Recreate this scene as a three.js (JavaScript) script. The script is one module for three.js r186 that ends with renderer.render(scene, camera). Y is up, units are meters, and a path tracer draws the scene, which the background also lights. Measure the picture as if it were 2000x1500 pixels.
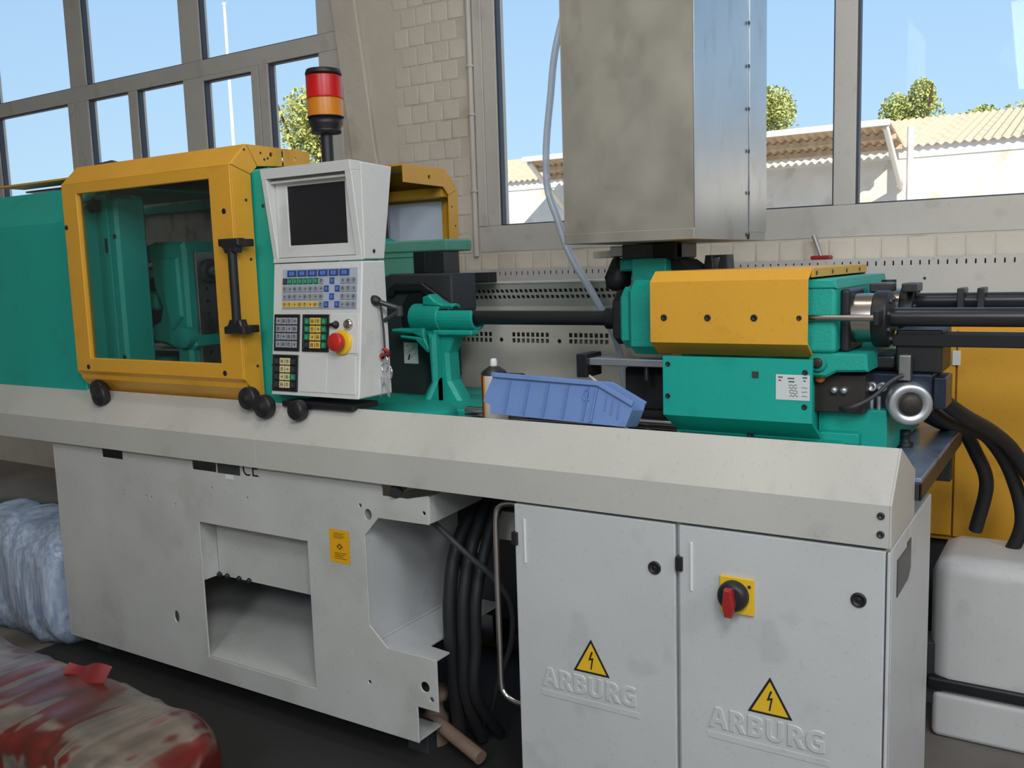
import * as THREE from 'three';
import { RoundedBoxGeometry } from 'three/addons/geometries/RoundedBoxGeometry.js';
import { TextGeometry } from 'three/addons/geometries/TextGeometry.js';
import { FontLoader } from 'three/addons/loaders/FontLoader.js';
import { mergeGeometries } from 'three/addons/utils/BufferGeometryUtils.js';
import { RectAreaLightUniformsLib } from 'three/addons/lights/RectAreaLightUniformsLib.js';

// ------------------------------------------------------------------ camera, sky, sun, exposure
RectAreaLightUniformsLib.init();
const scene = new THREE.Scene();
const camera = new THREE.PerspectiveCamera(45.13, 2000 / 1500, 0.05, 200);
camera.rotation.order = 'YXZ';
camera.position.set(0, 1.5, 2.0);
camera.rotation.set(-0.1265, 0.5665, -0.0316);
scene.add(camera);

const renderer = new THREE.WebGLRenderer({ antialias: true });
renderer.toneMapping = THREE.LinearToneMapping;
renderer.toneMappingExposure = 1.0;
renderer.shadowMap.enabled = true;

{ // clear blue sky, paler towards the horizon, the same all round
  const w = 16, h = 256, d = new Float32Array(w * h * 4);
  const hor = [0.6, 0.87, 1.04], mid = [0.37, 0.62, 0.97], zen = [0.16, 0.33, 0.68];
  for (let j = 0; j < h; j++) {
    const e = Math.max(0, ((j + 0.5) / h - 0.5) * 180);
    const a = Math.min(1, e / 22), b = Math.min(1, Math.max(0, (e - 22) / 68));
    for (let i = 0; i < w; i++) for (let c = 0; c < 3; c++) {
      const v = hor[c] + (mid[c] - hor[c]) * Math.pow(a, 0.8);
      d[(j * w + i) * 4 + c] = v + (zen[c] - v) * b; d[(j * w + i) * 4 + 3] = 1;
    }
  }
  const t = new THREE.DataTexture(d, w, h, THREE.RGBAFormat, THREE.FloatType);
  t.mapping = THREE.EquirectangularReflectionMapping; t.magFilter = THREE.LinearFilter; t.needsUpdate = true;
  scene.background = t;
}
const sun = new THREE.DirectionalLight(0xfff1dc, 7);
sun.position.set(12, 12.5, 10); sun.target.position.set(0, 0, 0); sun.castShadow = true;
Object.assign(sun.shadow.camera, { left: -30, right: 30, top: 30, bottom: -30, near: 0.5, far: 80 });
sun.shadow.mapSize.set(4096, 4096);
scene.add(sun, sun.target);
const LAMP = 7, FLOOD = 16.5;  // strengths of the added lamps

// ------------------------------------------------------------------ helpers
let seed = 12345;
const rnd = () => { seed = (seed * 1664525 + 1013904223) >>> 0; return seed / 4294967296; };
const V = (x, y, z) => new THREE.Vector3(x, y, z);
const lin = (r, g, b) => new THREE.Color().setRGB(r, g, b);
function uvm(g) { // texture coordinates in metres, by the way each face points
  if (g.index) g = g.toNonIndexed();
  const p = g.attributes.position, n = p.count, uv = new Float32Array(n * 2);
  const a = V(), b = V(), c = V(), e1 = V(), e2 = V();
  for (let i = 0; i < n; i += 3) {
    a.fromBufferAttribute(p, i); b.fromBufferAttribute(p, i + 1); c.fromBufferAttribute(p, i + 2);
    e1.subVectors(b, a); e2.subVectors(c, a); e1.cross(e2);
    const X = Math.abs(e1.x), Y = Math.abs(e1.y), Z = Math.abs(e1.z);
    [a, b, c].forEach((q, k) => {
      const u = X > Y && X > Z ? q.z : q.x, v = Y >= X && Y >= Z ? q.z : q.y;
      uv[(i + k) * 2] = u; uv[(i + k) * 2 + 1] = v;
    });
  }
  g.setAttribute('uv', new THREE.BufferAttribute(uv, 2));
  for (const k of Object.keys(g.attributes)) if (!['position', 'normal', 'uv'].includes(k)) g.deleteAttribute(k);
  return g;
}
function mg(list) { const l = list.flat(9).map((g) => (g.index ? g.toNonIndexed() : g)); l.forEach((g) => { for (const k of Object.keys(g.attributes)) if (!['position', 'normal', 'uv'].includes(k)) g.deleteAttribute(k); }); return l.length === 1 ? l[0] : mergeGeometries(l); }
function bx(x0, x1, y0, y1, z0, z1, r = 0.002) {
  const w = x1 - x0, h = y1 - y0, d = z1 - z0, m = Math.min(w, h, d);
  const g = r > 0 ? new RoundedBoxGeometry(w, h, d, 1, Math.min(r, m * 0.45)) : new THREE.BoxGeometry(w, h, d);
  g.translate((x0 + x1) / 2, (y0 + y1) / 2, (z0 + z1) / 2);
  return uvm(g);
}
const circ = (cx, cy, r, n = 20, ry = r) => Array.from({ length: n }, (_, i) => [cx + r * Math.cos(i / n * 6.2832), cy + ry * Math.sin(i / n * 6.2832)]);
const rect = (x0, x1, y0, y1) => [[x0, y0], [x1, y0], [x1, y1], [x0, y1]];
function ext(axis, pts, a0, a1, bev = 0, holes = []) { // extrude a profile: axis x takes [z, y], y takes [x, z], z takes [x, y]
  const f = axis === 'x' ? (p) => [-p[0], p[1]] : axis === 'y' ? (p) => [p[1], p[0]] : (p) => p;
  const mk = (P, C) => { P.forEach((p, i) => { const q = f(p); i ? C.lineTo(q[0], q[1]) : C.moveTo(q[0], q[1]); }); C.closePath(); return C; };
  const s = mk(pts, new THREE.Shape());
  for (const h of holes) s.holes.push(mk(h, new THREE.Path()));
  const b = Math.min(bev, (a1 - a0) * 0.45);
  const g = new THREE.ExtrudeGeometry(s, { depth: a1 - a0 - 2 * b, bevelEnabled: b > 0, bevelThickness: b, bevelSize: b, bevelOffset: -b, bevelSegments: 1, curveSegments: 8 });
  g.translate(0, 0, a0 + b);
  const m = new THREE.Matrix4();
  if (axis === 'x') m.makeBasis(V(0, 0, -1), V(0, 1, 0), V(1, 0, 0));
  if (axis === 'y') m.makeBasis(V(0, 0, 1), V(1, 0, 0), V(0, 1, 0));
  g.applyMatrix4(m);
  return uvm(g);
}
function orient(g, p0, dir) { g.applyQuaternion(new THREE.Quaternion().setFromUnitVectors(V(0, 1, 0), dir.clone().normalize())); g.translate(p0.x, p0.y, p0.z); return g; }
function cy(p0, p1, r0, r1 = r0, seg = 24, open = false) {
  const a = V(...p0), d = V(...p1).sub(a), L = d.length();
  const g = new THREE.CylinderGeometry(r1, r0, L, seg, 1, open); g.translate(0, L / 2, 0);
  return orient(g.toNonIndexed(), a, d);
}
function lt(p0, dir, prof, seg = 32) { // turned shape: prof = [[radius, distance along dir], ...]
  const g = new THREE.LatheGeometry(prof.map((p) => new THREE.Vector2(Math.max(p[0], 1e-5), p[1])), seg);
  return orient(g.toNonIndexed(), V(...p0), V(...dir));
}
function tb(pts, r, n = 40, rad = 10, closed = false, tension = 0.5) {
  const c = new THREE.CatmullRomCurve3(pts.map((p) => V(...p)), closed, 'catmullrom', tension);
  return new THREE.TubeGeometry(c, n, r, rad, closed).toNonIndexed();
}
const tri = (g) => g.attributes.position.count / 3;

const taken = {};
function nm(name) { const n = taken[name] = (taken[name] ?? -1) + 1; return n ? name + '_' + String(n).padStart(3, '0') : name; }
function part(parent, name, geo, mat, label) {
  const m = new THREE.Mesh(mg([geo]), mat); m.name = name; m.castShadow = m.receiveShadow = true;
  if (label) m.userData.label = label;
  parent.add(m); return m;
}
function thing(name, label, category, group) {
  const g = new THREE.Group(); g.name = nm(name); g.userData = { label, category }; if (group) g.userData.group = group;
  scene.add(g); return g;
}
function one(name, geo, mat, label, category, group) { const m = part(scene, nm(name), geo, mat, label); m.userData.category = category; if (group) m.userData.group = group; return m; }
function struct(name, geo, mat) { const m = part(scene, name, geo, mat); m.userData = { kind: 'structure' }; return m; }
function seat(g) { // move the group's origin to the base of the thing
  const b = new THREE.Box3().setFromObject(g), o = V((b.min.x + b.max.x) / 2, b.min.y, (b.min.z + b.max.z) / 2);
  g.children.forEach((c) => c.position.sub(o)); g.position.copy(o); return g;
}

// ------------------------------------------------------------------ textures (grain, stains, print)
const HASH = new Float32Array(65536).map(() => rnd());
const hsh = (x, y, s) => HASH[((x * 73 + y * 179 + s * 983) ^ (x * y * 7 + s * 31)) & 65535];
function vn(x, y, per, s) { // tiling value noise
  const xi = Math.floor(x), yi = Math.floor(y), fx = x - xi, fy = y - yi, u = fx * fx * (3 - 2 * fx), v = fy * fy * (3 - 2 * fy);
  const w = (a) => ((a % per) + per) % per;
  const a = hsh(w(xi), w(yi), s), b = hsh(w(xi + 1), w(yi), s), c = hsh(w(xi), w(yi + 1), s), d = hsh(w(xi + 1), w(yi + 1), s);
  return a + (b - a) * u + (c - a) * v + (a - b - c + d) * u * v;
}
function fb(u, v, per, oct, s) { let r = 0, a = 0.5, t = 0; for (let i = 0; i < oct; i++) { r += a * vn(u * per, v * per, per, s + i); t += a; a *= 0.5; per *= 2; } return r / t; }
function tex(size, metres, fn, srgb = true) {
  const d = new Uint8Array(size * size * 4);
  for (let j = 0; j < size; j++) for (let i = 0; i < size; i++) {
    const c = fn((i + 0.5) / size, (j + 0.5) / size), o = (j * size + i) * 4;
    for (let k = 0; k < 3; k++) d[o + k] = Math.max(0, Math.min(255, (Array.isArray(c) ? c[k] : c) * 255)); d[o + 3] = 255;
  }
  const t = new THREE.DataTexture(d, size, size); t.wrapS = t.wrapT = THREE.RepeatWrapping; t.magFilter = THREE.LinearFilter;
  if (Array.isArray(metres)) t.repeat.set(1 / metres[0], 1 / metres[1]); else t.repeat.set(1 / metres, 1 / metres);
  if (srgb) t.colorSpace = THREE.SRGBColorSpace; t.needsUpdate = true; return t;
}
const sm = (a, b, x) => { const t = Math.max(0, Math.min(1, (x - a) / (b - a))); return t * t * (3 - 2 * t); };
const paintT = tex(512, 1.1, (u, v) => { const n = fb(u, v, 5, 5, 1), s = sm(0.86, 0.93, vn(u * 220, v * 220, 220, 9)), st = sm(0.66, 0.8, fb(u, v, 11, 3, 21)); return 0.93 + 0.07 * n - 0.05 * s - 0.04 * st; });
const grimeT = tex(512, 0.9, (u, v) => { const n = fb(u, v, 6, 5, 3), s = sm(0.88, 0.94, vn(u * 180, v * 180, 180, 13)), st = sm(0.58, 0.8, fb(u, v, 7, 4, 31)); return [0.9 + 0.1 * n - 0.08 * s - 0.035 * st, 0.9 + 0.1 * n - 0.085 * s - 0.038 * st, 0.89 + 0.1 * n - 0.09 * s - 0.046 * st]; });
const metalT = tex(512, [0.5, 0.9], (u, v) => { const n = fb(u, v, 5, 5, 5), k = fb(u, v, 24, 2, 8), s = sm(0.6, 0.85, fb(u, v, 9, 4, 41)); return [0.8 + 0.2 * n - 0.16 * s - 0.06 * k, 0.8 + 0.19 * n - 0.17 * s - 0.06 * k, 0.79 + 0.18 * n - 0.2 * s - 0.06 * k]; });
const sheetT = tex(512, [0.6, 1.1], (u, v) => { const n = fb(u, v, 5, 5, 5), s = sm(0.62, 0.85, fb(u, v, 9, 4, 41)); return [0.9 + 0.1 * n - 0.06 * s, 0.9 + 0.095 * n - 0.065 * s, 0.89 + 0.09 * n - 0.08 * s]; });
const roughT = tex(256, 0.45, (u, v) => 0.55 + 0.45 * fb(u, v, 6, 5, 7), false);
const dentT = tex(256, 0.55, (u, v) => 0.5 * fb(u, v, 3, 2, 11) + 0.5 * (1 - sm(0, 0.12, Math.hypot(u - 0.42, v - 0.55))) , false);
const fineT = tex(256, 0.12, (u, v) => fb(u, v, 24, 3, 15), false);
const wallT = tex(512, 1.6, (u, v) => { const n = fb(u, v, 6, 6, 17), st = sm(0.62, 0.8, fb(u, v, 5, 4, 51)); return [0.9 + 0.1 * n - 0.08 * st, 0.89 + 0.1 * n - 0.09 * st, 0.87 + 0.1 * n - 0.11 * st]; });
const wallB = tex(512, 0.5, (u, v) => fb(u, v, 14, 5, 19), false);
const floorT = tex(512, 2.2, (u, v) => { const n = fb(u, v, 7, 6, 23), st = sm(0.5, 0.75, fb(u, v, 5, 4, 61)); return [0.7 + 0.3 * n - 0.25 * st, 0.68 + 0.3 * n - 0.25 * st, 0.66 + 0.28 * n - 0.25 * st]; });
const filmT = tex(512, [0.8, 0.35], (u, v) => { // red print and clear wrinkled film
  const st = fb(u, v, 8, 5, 27), k = vn(u * 40, v * 3, 40, 71), red = sm(0.45, 0.56, fb(u * 1, v, 4, 3, 81) * 0.75 + 0.25 * k);
  const w = 0.55 + 0.4 * st + 0.2 * (k - 0.5);
  return [w * (0.92 - 0.2 * red), w * (0.86 - 0.62 * red), w * (0.8 - 0.6 * red)];
});
const bubbleT = tex(512, 0.25, (u, v) => { const n = fb(u, v, 20, 3, 33); return [0.62 + 0.38 * n, 0.68 + 0.32 * n, 0.78 + 0.22 * n]; });
const rustT = tex(256, 0.6, (u, v) => { const n = fb(u, v, 6, 5, 37); return [0.75 + 0.25 * n, 0.72 + 0.25 * n, 0.68 + 0.26 * n]; });
function canvasTex(w, h, draw) { const c = document.createElement('canvas'); c.width = w; c.height = h; const x = c.getContext('2d'); draw(x, w, h); const t = new THREE.CanvasTexture(c); t.colorSpace = THREE.SRGBColorSpace; return t; }

// ------------------------------------------------------------------ materials
const std = (o) => new THREE.MeshStandardMaterial(o), phy = (o) => new THREE.MeshPhysicalMaterial(o);
const M = {
  white: std({ color: lin(0.6, 0.6, 0.575), map: grimeT, roughness: 0.5 }),
  whiteB: std({ color: lin(0.6, 0.61, 0.6), map: paintT, roughness: 0.45 }),
  hood: std({ color: lin(0.55, 0.535, 0.485), map: paintT, roughness: 0.48 }),
  paleGrey: std({ color: lin(0.76, 0.755, 0.72), map: paintT, roughness: 0.5 }),
  yellow: std({ color: lin(0.8, 0.4, 0.035), map: paintT, roughness: 0.42 }),
  green: std({ color: lin(0.006, 0.4, 0.315), map: paintT, roughness: 0.42 }),
  greenCast: std({ color: lin(0.01, 0.4, 0.315), map: grimeT, roughness: 0.5, bumpMap: fineT, bumpScale: 0.0006 }),
  dustyGreen: std({ color: lin(0.13, 0.4, 0.3), map: grimeT, roughness: 0.75 }),
  seal: std({ color: lin(0.05, 0.06, 0.085), roughness: 0.5 }),
  black: std({ color: lin(0.012, 0.012, 0.014), roughness: 0.45 }),
  blackMatt: std({ color: lin(0.01, 0.01, 0.011), roughness: 0.8 }),
  rubber: std({ color: lin(0.014, 0.014, 0.015), roughness: 0.6 }),
  darkSteel: std({ color: lin(0.1, 0.1, 0.105), metalness: 0.7, roughness: 0.38, map: metalT }),
  castGrey: std({ color: lin(0.045, 0.046, 0.05), roughness: 0.55, map: grimeT }),
  brownPlate: std({ color: lin(0.05, 0.04, 0.034), roughness: 0.5, metalness: 0.3, map: grimeT }),
  skyTintSteel: std({ color: lin(0.34, 0.43, 0.62), metalness: 0.3, roughness: 0.3, map: metalT, roughnessMap: roughT }),  // blue of the reflected sky is put into the base colour
  chrome: std({ color: lin(0.62, 0.61, 0.6), metalness: 1, roughness: 0.17 }),
  bronze: std({ color: lin(0.42, 0.37, 0.34), metalness: 1, roughness: 0.25 }),
  steel: std({ color: lin(0.42, 0.42, 0.43), metalness: 0.85, roughness: 0.38, map: metalT }),
  alu: std({ color: lin(0.55, 0.56, 0.57), metalness: 0.8, roughness: 0.4 }),
  galv: std({ color: lin(0.5, 0.47, 0.41), metalness: 0.7, roughness: 0.62, map: sheetT, roughnessMap: roughT, bumpMap: dentT, bumpScale: 0.004 }),
  inox: std({ color: lin(0.5, 0.51, 0.53), metalness: 1, roughness: 0.3, map: sheetT }),
  guardSteel: std({ color: lin(0.68, 0.64, 0.57), metalness: 0, roughness: 0.5, map: grimeT }),
  wall: std({ color: lin(0.72, 0.67, 0.6), map: wallT, bumpMap: wallB, bumpScale: 0.003, roughness: 0.9 }),
  frame: std({ color: lin(0.66, 0.63, 0.58), map: paintT, roughness: 0.5 }),
  panelWhite: std({ color: lin(0.66, 0.65, 0.62), map: paintT, roughness: 0.5 }),
  floor: std({ color: lin(0.34, 0.32, 0.3), map: floorT, roughness: 0.7 }),
  ceiling: std({ color: lin(0.72, 0.72, 0.7), roughness: 0.9 }),
  plaster: std({ color: lin(0.72, 0.71, 0.68), map: wallT, roughness: 0.9 }),
  pane: phy({ color: 0xffffff, transmission: 1, thickness: 0, roughness: 0, ior: 1.18 }),
  smoked: phy({ color: lin(0.9, 0.92, 0.92), transmission: 1, thickness: 0, roughness: 0.02, ior: 1.3 }),
  hazyPane: phy({ color: lin(0.88, 0.92, 0.98), transmission: 0.35, thickness: 0, roughness: 0.8, ior: 1.45 }),
  screen: phy({ color: lin(0.013, 0.013, 0.016), roughness: 0.5 }),
  red: std({ color: lin(0.5, 0.02, 0.015), roughness: 0.35 }),
  knobRed: std({ color: lin(0.32, 0.015, 0.015), roughness: 0.4 }),
  lensRed: phy({ color: lin(0.85, 0.012, 0.012), transmission: 0.45, thickness: 0, roughness: 0.35 }),
  lensAmber: phy({ color: lin(0.95, 0.36, 0.02), transmission: 0.45, thickness: 0, roughness: 0.35 }),
  signYellow: std({ color: lin(0.8, 0.5, 0.02), roughness: 0.4 }),
  blueBin: std({ color: lin(0.16, 0.27, 0.55), roughness: 0.42, map: paintT }),
  hose: phy({ color: lin(0.75, 0.8, 0.88), transmission: 0.35, thickness: 0, roughness: 0.3 }),
  capWhite: std({ color: lin(0.75, 0.74, 0.72), roughness: 0.35 }),
  paper: std({ color: lin(0.72, 0.72, 0.7), roughness: 0.7 }),
  film: phy({ color: lin(0.42, 0.4, 0.38), map: filmT, roughness: 0.35, clearcoat: 0.5, clearcoatRoughness: 0.25 }),
  bubble: phy({ color: lin(0.6, 0.66, 0.74), map: bubbleT, roughness: 0.3, bumpMap: bubbleT, bumpScale: 0.004 }),
  roof: std({ color: lin(0.74, 0.63, 0.5), map: rustT, roughness: 0.9 }),
  outWall: std({ color: lin(0.88, 0.87, 0.85), map: wallT, roughness: 0.9 }),
  outWhite: std({ color: lin(0.8, 0.79, 0.77), roughness: 0.7 }),
  yard: std({ color: lin(0.55, 0.54, 0.5), map: floorT, roughness: 0.95 }),
  bark: std({ color: lin(0.09, 0.065, 0.045), roughness: 0.9 }),
};
const K = { grey: lin(0.28, 0.29, 0.31), blue: lin(0.045, 0.085, 0.25), dark: lin(0.03, 0.03, 0.035), green: lin(0.02, 0.16, 0.08), yellow: lin(0.62, 0.42, 0.08), pale: lin(0.6, 0.52, 0.28), black: lin(0.02, 0.02, 0.025) };
const glyph = [0, 1, 2].map((k) => canvasTex(64, 64, (x, w, h) => {
  x.fillStyle = '#fff'; x.fillRect(0, 0, w, h); x.strokeStyle = '#3a3a40'; x.lineWidth = 6; x.beginPath();
  if (k === 0) { x.moveTo(18, 32); x.lineTo(46, 32); x.moveTo(34, 18); x.lineTo(46, 32); x.lineTo(34, 46); }
  if (k === 1) { x.rect(18, 20, 28, 24); x.moveTo(18, 32); x.lineTo(46, 32); }
  if (k === 2) { x.arc(32, 32, 14, 0, 6.28); x.moveTo(32, 14); x.lineTo(32, 34); }
  x.stroke();
}));
const glyphLight = canvasTex(64, 64, (x, w, h) => { x.fillStyle = '#8a8a8a'; x.fillRect(0, 0, w, h); x.strokeStyle = '#fff'; x.lineWidth = 7; x.strokeRect(20, 18, 24, 28); x.beginPath(); x.moveTo(20, 32); x.lineTo(44, 32); x.stroke(); });
const keyMats = {};
const keyMat = (k, i) => keyMats[k + i] ??= std({ color: K[k].clone().multiplyScalar(['blue', 'dark', 'green', 'black'].includes(k) ? 3.2 : 1.15), map: ['blue', 'dark', 'green', 'black'].includes(k) ? glyphLight : glyph[i], roughness: 0.5 });

// ------------------------------------------------------------------ the room
const ZW = -2.2;
const seal = (w, a, b, c, d) => part(w, 'seal', ext('z', rect(a - 0.001, b + 0.001, c - 0.001, d + 0.001), -2.243, -2.206, 0, [rect(a + 0.01, b - 0.006, c + 0.006, d - 0.008)]), M.seal, 'dark rubber glazing seal');
struct('floor', bx(-9.8, 4.8, -0.2, 0, -2.5, 6.3, 0), M.floor);
struct('ceiling', bx(-9.8, 4.8, 4.6, 4.8, -2.5, 6.3, 0), M.ceiling);
struct('wall_left', bx(-9.8, -9.5, 0, 4.6, -2.5, 6.3, 0), M.plaster);
struct('wall_right', bx(4.5, 4.8, 0, 4.6, -2.5, 6.3, 0), M.plaster);
const frontWin = [[-0.3, 1.9], [2.1, 4.2]];
struct('wall_front', ext('z', rect(-9.5, 4.5, 0, 4.6), 6, 6.3, 0, frontWin.map(([a, b]) => rect(a, b, 1.1, 4.2))), M.plaster);
frontWin.forEach(([a, b], i) => {
  const w = new THREE.Group(); w.name = 'window_' + (i + 3); w.userData = { kind: 'structure' }; scene.add(w);
  for (const x of [a, (a + b) / 2, b]) part(w, 'mullion', bx(x - 0.05, x + 0.05, 1.1, 4.2, 6.08, 6.16), M.frame);
  for (const y of [1.1, 2.8, 4.2]) part(w, 'transom', bx(a, b, y - 0.05, y + 0.05, 6.085, 6.155), M.frame);
  for (const [p, q] of [[a, (a + b) / 2], [(a + b) / 2, b]]) for (const [r, s] of [[1.1, 2.8], [2.8, 4.2]]) part(w, 'pane', bx(p + 0.05, q - 0.05, r + 0.05, s - 0.05, 6.118, 6.122, 0), M.pane);
  seat(w);
});
// back wall with its two window openings; the bricks stand proud of it
const wallBack = struct('wall_back', ext('z', rect(-9.5, 4.5, 0, 4.6), -2.5, ZW, 0, [rect(-8.9, -3.79, 0.9, 4.1), rect(-2.845, 2.3, 1.58, 4.1)]), M.wall);
{
  const mats = [0, 1, 2].map((i) => { const m = M.wall.clone(); m.color.multiplyScalar(0.97 + 0.03 * i); return m; });
  const geos = [0, 1, 2].map((i) => { const g = bx(0, 0.1, 0, 0.0955, 0, 0.012, 0.005); g.translate(-0.05, -0.0478, -0.006); if (i) g.rotateZ(i === 1 ? 0.012 : -0.01); return g; });
  const brick = (x, y, k) => { const m = part(wallBack, 'brick', geos[(k * 7 + Math.floor(x * 31)) & 1 ? 0 : 1 + (k & 1)], mats[Math.floor(rnd() * 3)]); m.position.set(x, y, ZW - 0.0035 + 0.0018 * rnd()); };
  for (let k = -4; k < 12; k++) { // rows of header bricks
    const y = 2.61 - 0.1035 * (k + 0.5), off = k & 1 ? 0.054 : 0;
    for (let i = 0; i < 32; i++) {
      const x = -3.385 + 0.054 + off + i * 0.108;
      if (y > 1.575 ? x < -2.9 : (x < 0.35)) brick(x, y, k + 8);
    }
  }
}
// tapering concrete leg of the roof frame in front of the wall
struct('trim_1', ext('z', [[-3.45, 0], [-3.27, 0], [-3.665, 3.3], [-3.845, 3.3]].map(([x, y]) => [x - 0.0, y]), ZW, ZW + 0.03, 0.006), M.wall);
{
  const w = new THREE.Group(); w.name = 'window_1'; w.userData = { kind: 'structure' }; scene.add(w);
  const z0 = -2.27, z1 = ZW + 0.004, y0 = 0.9, y1 = 4.1, T0 = 2.785, T1 = 2.888;
  const bar = (n, a, b, c, d, dz = 0) => part(w, n, bx(a, b, c, d, z0, z1 + dz, 0.004), M.frame);
  const pane = (a, b, c, d) => { part(w, 'pane', bx(a - 0.004, b + 0.004, c - 0.004, d + 0.004, -2.247, -2.243, 0), M.pane); seal(w, a, b, c, d); };
  bar('frame', -8.9, -3.79, T0, T1); bar('frame', -8.9, -3.79, y1 - 0.1, y1); bar('frame', -8.9, -3.79, y0, y0 + 0.12);
  const posts = [[-8.9, -8.72], [-7.66, -7.42], [-5.17, -4.975], [-3.952, -3.79]];
  for (const [a, b] of posts) { bar('mullion', a, b, y0 + 0.12, T0); bar('mullion', a, b, T1, y1 - 0.1); }
  for (const [a, b] of [[-6.455, -6.39], [-6.383, -6.215], [-4.525, -4.461], [-4.454, -4.38]]) bar('mullion', a, b, y0 + 0.12, T0, 0.004);
  bar('mullion', -6.41, -6.215, T1, y1 - 0.1); bar('mullion', -5.753, -5.66, y0 + 0.12, T0);
  bar('transom', -4.975, -4.525, T0 - 0.03, T0, 0.004);
  for (const [a, b, c] of [[-8.72, -7.66, T0], [-7.42, -6.455, T0], [-6.215, -5.753, T0], [-5.66, -5.17, T0], [-4.975, -4.525, T0 - 0.03], [-4.38, -3.952, T0]]) pane(a, b, y0 + 0.12, c);
  for (const [a, b] of [[-8.72, -7.66], [-7.42, -6.41], [-6.215, -5.17], [-4.975, -3.952]]) pane(a, b, T1, y1 - 0.1);
  seat(w);
}
{
  const w = new THREE.Group(); w.name = 'window_2'; w.userData = { kind: 'structure' }; scene.add(w);
  const z0 = -2.27, z1 = ZW + 0.004, y0 = 1.58, y1 = 4.1;
  const bar = (n, a, b, c, d, dz = 0) => part(w, n, bx(a, b, c, d, z0, z1 + dz, 0.004), M.frame);
  bar('frame', -2.845, 2.3, y0, 1.718); bar('frame', -2.845, 2.3, y1 - 0.1, y1);
  bar('frame', -2.845, -2.79, 1.718, y1 - 0.1, 0.006); bar('frame', -2.79, -2.71, 1.718, y1 - 0.1); bar('mullion', -0.99, -0.898, 1.718, y1 - 0.1); bar('mullion', 0.72, 0.81, 1.718, y1 - 0.1); bar('frame', 2.2, 2.3, 1.718, y1 - 0.1);
  for (const [a, b] of [[-2.71, -0.99], [-0.898, 0.72], [0.81, 2.2]]) { part(w, 'pane', bx(a - 0.004, b + 0.004, 1.714, y1 - 0.096, -2.25, -2.244, 0), M.pane); seal(w, a, b, 1.718, y1 - 0.1); }
  seat(w);
}
{ // thin painted conduit beside the right-hand window
  const t = thing('wall_conduit', 'thin white painted pipe running up the wall beside the window frame', 'pipe');
  part(t, 'pipe', cy([-2.862, 1.56, -2.183], [-2.862, 4.1, -2.183], 0.015, 0.015, 12), M.frame);
  for (const y of [1.9, 2.3, 2.55, 3.2]) part(t, 'clamp', lt([-2.862, y, -2.183], [0, 1, 0], [[0.016, 0], [0.021, 0.003], [0.021, 0.013], [0.016, 0.016]], 16), M.frame);
  seat(t);
}
{ // white sheet panel with a row of slots along its top, in front of the wall
  const t = thing('slotted_panel', 'white sheet metal panel with small slots along its top below the window', 'panel');
  const slots = []; for (let x = -2.9; x < 0.95; x += 0.034) slots.push(rect(x, x + 0.006, 1.455, 1.474));
  part(t, 'sheet', ext('z', rect(-2.95, 1.0, 0.02, 1.487), -2.1, -2.097, 0, slots), M.panelWhite);
  part(t, 'top_flange', bx(-2.95, 1.0, 1.483, 1.487, -2.19, -2.1, 0), M.panelWhite);
  for (const x of [-0.6, -1.7, -2.6]) part(t, 'screw', lt([x, 1.4, -2.097], [0, 0, 1], [[0.006, 0], [0.005, 0.003], [0, 0.004]], 10), M.darkSteel);
  for (const x of [-2.94, -1, 0.95]) part(t, 'post', bx(x, x + 0.04, 0, 1.483, -2.18, -2.1, 0.003), M.panelWhite);
  seat(t);
}
// added unseen lamps: warm one overhead, cool floods standing in for daylight at right
for (const [x, z, where] of [[-1.5, 0.3, 'over the middle of the bed']]) {
  const t = thing('added_ceiling_lamp', 'added long white ceiling lamp with a flat diffuser ' + where, 'lamp');
  part(t, 'housing', ext('x', [[z - 0.26, 4.47], [z + 0.26, 4.47], [z + 0.2, 4.56], [z - 0.2, 4.56]], x - 0.8, x + 0.8, 0.004), M.capWhite);
  part(t, 'diffuser', bx(x - 0.77, x + 0.77, 4.458, 4.469, z - 0.23, z + 0.23, 0.002), std({ color: 0xffffff, emissive: lin(1, 0.9, 0.76), emissiveIntensity: 1.6, roughness: 0.6 }));
  for (const s of [-0.6, 0.6]) part(t, 'bracket', bx(x + s - 0.02, x + s + 0.02, 4.555, 4.6, z - 0.03, z + 0.03, 0.002), M.alu);
  seat(t);
  const l = new THREE.RectAreaLight(lin(1, 0.9, 0.76), LAMP, 1.5, 0.44); l.position.set(x, 4.45, z); l.lookAt(x, 0, z); scene.add(l);
}
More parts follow.
